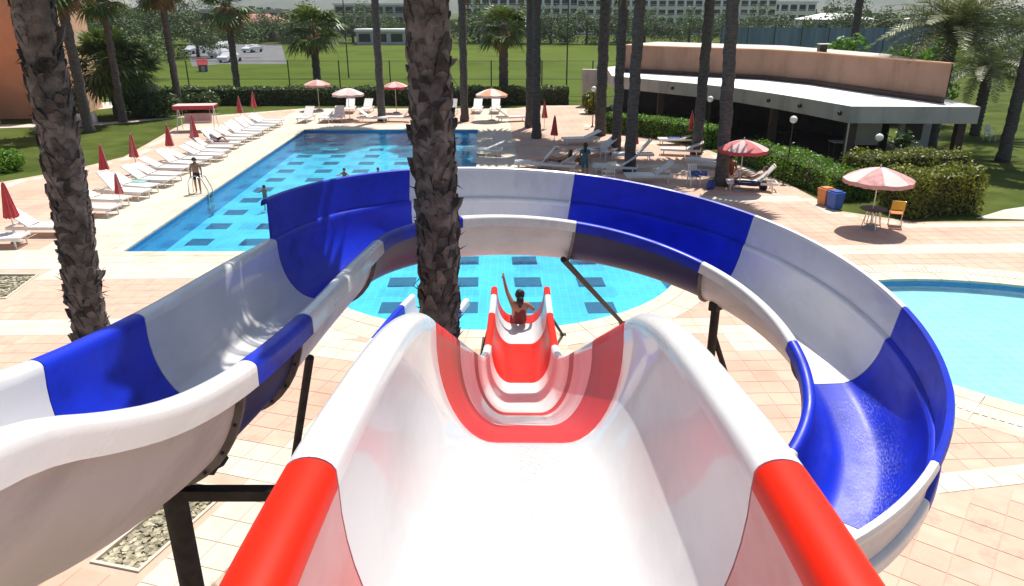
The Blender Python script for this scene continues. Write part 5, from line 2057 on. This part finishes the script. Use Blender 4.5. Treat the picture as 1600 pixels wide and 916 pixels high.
# blue netting round the tennis court
nf = thing('court_fence', 'tall blue grey netting fence around the court behind the restaurant', 'fence', (48, 118, 0), R(-6))
for k in range(9):
    link('post', MB().tube((0, 0, 0), (0, 0, 5.0), .07, .07, 6).mesh('post', M['green_metal']), nf, (-16 + 4 * k, 0, 0))
for k in range(8):
    MB().box((-14 + 4 * k, .05, 2.6), (3.86, .03, 4.5)).build('net_panel', M['blue_net'], nf)

# trees on the skyline
def blob_tree_mesh(seed, n=5000):
    rnd = random.Random(seed)
    mb = MB()
    lobes = [(Vector((rnd.gauss(0, .33), rnd.gauss(0, .33), .48 + rnd.gauss(0, .2))), rnd.uniform(.18, .32)) for _ in range(18)]

    def pick():
        c, r_ = rnd.choice(lobes)
        d = Vector((rnd.gauss(0, 1), rnd.gauss(0, 1), rnd.gauss(0, 1))).normalized()
        p_ = c + d * r_ * rnd.random()**.4
        p_.z = max(.04, p_.z)
        return p_, d
    leaf_shell(mb, pick, n, .026, rnd)
    return mb.mesh('crown', M['leaf_far'])


tr_m = MB().path([(0, 0, 0), (.01, 0, .25), (0, .01, .5), (.02, 0, .75)], [.04, .03, .022, .01], 6).path([(0, 0, .3), (.12, .05, .5), (.2, .08, .62)], [.02, .015, .008], 5).path([(0, 0, .35), (-.1, -.06, .55), (-.18, -.08, .68)], [.02, .014, .008], 5).mesh('trunk', M['bark2'])
crowns = [blob_tree_mesh(100 + k) for k in range(4)]
cyp = None
tree_spots = [(-92, 165, 9, 'dark tree at the far left behind the car park'), (-80, 172, 10, 'dark tree second from left beyond the car park'), (-70, 178, 9, 'dark tree third from left beyond the car park'),
              (-60, 186, 7, 'low tree beside the red roofed house'), (-50, 182, 8, 'dark tree between the red roofed house and the fan palm'), (-38, 186, 8, 'dark tree right of the fan palm on the field edge'),
              (-29, 190, 7, 'tree beside the white skyline building left of the central palm'), (-20, 188, 7.5, 'tree left of the central palm on the far field edge'), (-8, 185, 9, 'dark tree right behind the central palm trunk'),
              (1, 182, 8.5, 'dark tree between the back fan palm and the hotel'), (9, 180, 8, 'dark tree at the field end left of the paired palms'), (17, 178, 7.5, 'dark tree at the field end between the paired palms and restaurant'),
              (24, 177, 8, 'dark tree at the field end in front of the hotel'), (31, 182, 7, 'dark tree behind the left end of the parapet'), (40, 176, 7.5, 'dark tree under the hotel balconies'),
              (50, 180, 7, 'dark tree under the hotel right half'), (58, 172, 7.5, 'tree left of the blue court net'), (74, 168, 9, 'large dark tree right of the blue court net'),
              (84, 166, 8, 'dark tree over the restaurant parapet'), (94, 160, 10, 'tall dark tree left of the date palm'), (104, 160, 9, 'dark tree behind the date palm'), (116, 158, 9, 'dark tree at the right edge of the skyline'),
              (62, 92, 6.5, 'mid green tree behind the bright bush by the parapet'), (70, 96, 6, 'mid green tree at the right behind the smaller date palm'), (-44, 84, 6, 'green tree by the car park path'), (-62, 118, 7, 'leafy tree at the left side of the car park'), (-74, 112, 8, 'leafy tree behind the bushy fan palm'), (-52, 128, 6.5, 'leafy tree at the back of the car park'), (-50, 98, 5, 'low leafy tree between the left lawn and the car park')]
for k, (x, y, hh, lab) in enumerate(tree_spots):
    t = thing('tree', lab, 'tree', (x, y, -.02), k * 1.7, 'skyline trees')
    t.scale = (hh * 1.25, hh * 1.25, hh)
    link('trunk', tr_m, t)
    link('crown', crowns[k % 4], t)
far = MB()
rn = random.Random(77)
for k in range(9000):
    x = rn.uniform(-260, 300)
    y = 285 + rn.uniform(-12, 30) + abs(x) * .08
    hh = 4.6 + 1.8 * math.sin(x * .11) + 1.2 * math.sin(x * .31)
    z = hh * rn.random()**.6
    a = Vector((rn.gauss(0, 1), rn.gauss(0, 1), rn.gauss(0, 1))).normalized()
    b = a.orthogonal() * 1.2
    c = a.cross(b)
    p_ = Vector((x, y, z))
    far.add([p_ - b, p_ + c, p_ + b, p_ - c], [(0, 1, 2, 3)])
tag(far.build('distant_wood', M['leaf_far']), 'distant belt of dark trees behind the hotels', 'trees', None, 'stuff')

hb = MB()
cols, rws = 120, 10
for j in range(rws + 1):
    for i in range(cols + 1):
        x = -2200 + 4400 * i / cols
        k = j / rws
        hgt = 70 + 55 * math.sin(x * .0021 + 1) + 30 * math.sin(x * .0067 + .4) + 14 * math.sin(x * .019) + 6 * math.sin(x * .05)
        hb.v.append((x, 1900 + 900 * k, -3 + max(8, hgt) * math.sin(k * math.pi / 2) + 3 * math.sin(x * .03 + k * 7)))
for j in range(rws):
    for i in range(cols):
        a = j * (cols + 1) + i
        hb.f.append((a, a + 1, a + cols + 2, a + cols + 1))
        hb.m.append(0)
struct(hb.build('hills', M['hill'], smooth='all'), 'bluish hills on the horizon')

# parked cars
def make_car():
    t = thing('parked_car', 'x', 'car', (0, 0, 0), 0, 'cars in the far car park')
    prof = [(-2.1, .35), (-2.1, .75), (-1.75, .9), (-1.2, .95), (-.65, 1.4), (.7, 1.42), (1.35, .98), (2.0, .88), (2.12, .6), (2.1, .35)]
    mb = MB()
    n = len(prof)
    for sg in (-1, 1):
        for x, z in prof:
            mb.v.append((x, sg * (.85 if z < 1 else .68), z))
    mb.f += [(i, (i + 1) % n, n + (i + 1) % n, n + i) for i in range(n)] + [tuple(range(n))[::-1], tuple(range(n, 2 * n))]
    mb.m += [0] * (n + 2)
    mb.build('body', M['car_white'], t)
    for sg in (-1, 1):
        MB().add([(-1.05, sg * .80, 1.0), (1.15, sg * .80, 1.0), (.62, sg * .70, 1.36), (-.58, sg * .70, 1.36)], [(0, 1, 2, 3) if sg < 0 else (3, 2, 1, 0)]).build('window', M['glass_dark'], t)
        for x in (-1.3, 1.35):
            w_ = MB().tube((x, sg * .70, .31), (x, sg * .88, .31), .31, .31, 14).build('wheel', M['tyre'], t)
    return note(t)


car0 = make_car()
spots = [(305, 84, 'pale car at the left end of the far car park'), (345, 90, 'pale car in the middle of the far car park behind the palm'),
         (350, 76, 'pale car near the fan palm in the car park'), (395, 82, 'pale car right of the fan palm in the car park'), (360, 97, 'pale car parked nearest the fence')]
for i, (px, py, lab) in enumerate(spots):
    q = g(px, py)
    if i == 0:
        car0.location = (q.x, q.y, .01)
        car0.rotation_euler = (0, 0, R(70))
        car0['label'] = lab
    else:
        dup(car0, (q.x, q.y, .01), R(70 + 7 * (i % 3)), lab)
# small play house by the path
q = g(318, 112)
ph = thing('play_house', 'small play house with red roof and blue base beyond the fence', 'play house', (q.x, q.y, 0), R(20), None, .6)
MB().box((0, 0, .7), (1.8, 1.5, 1.4)).build('wall', M['blue_plastic'], ph)
MB().add([(-1.1, -.95, 1.4), (1.1, -.95, 1.4), (1.1, .95, 1.4), (-1.1, .95, 1.4), (-1.1, 0, 2.6), (1.1, 0, 2.6)], [(0, 1, 5, 4), (2, 3, 4, 5), (1, 2, 5), (3, 0, 4), (3, 2, 1, 0)]).build('roof', M['red_cloth'], ph)
MB().box((0, -.77, .6), (.6, .06, 1.1)).build('door', M['yellow_plastic'], ph)
# floodlight masts at the field
for k, (px, py, lab) in enumerate(((885, 150, 'thin mast at the right end of the field fence'), (545, 134, 'thin mast left of centre behind the hedge'))):
    q = g(px, py - 12)
    t = thing('light_mast', lab, 'mast', (q.x, q.y, 0), 0, 'field masts')
    MB().tube((0, 0, 0), (0, 0, 9), .08, .05, 8).build('pole', M['green_metal'], t, smooth=True)
    MB().box((0, -.1, 9.1), (1.0, .25, .3)).build('lamp_head', M['far_grey'], t)

# ------------------------------------------------------------------ thin summer haze
hz = MB().box((0, 1500, 90), (7400, 4200, 188)).build('haze', None)
hz.data.materials.clear()
hm_ = bpy.data.materials.new('haze')
hm_.use_nodes = True
hn = hm_.node_tree
hn.nodes.remove(hn.nodes['Principled BSDF'])
pv = hn.nodes.new('ShaderNodeVolumePrincipled')
pv.inputs['Color'].default_value = (0.88, 0.93, 1.0, 1)
pv.inputs['Density'].default_value = 0.00015
pv.inputs['Anisotropy'].default_value = 0.3
hn.links.new(pv.outputs[0], hn.nodes['Material Output'].inputs['Volume'])
hz.data.materials.append(hm_)
struct(hz, 'thin bluish summer haze', 'stuff')
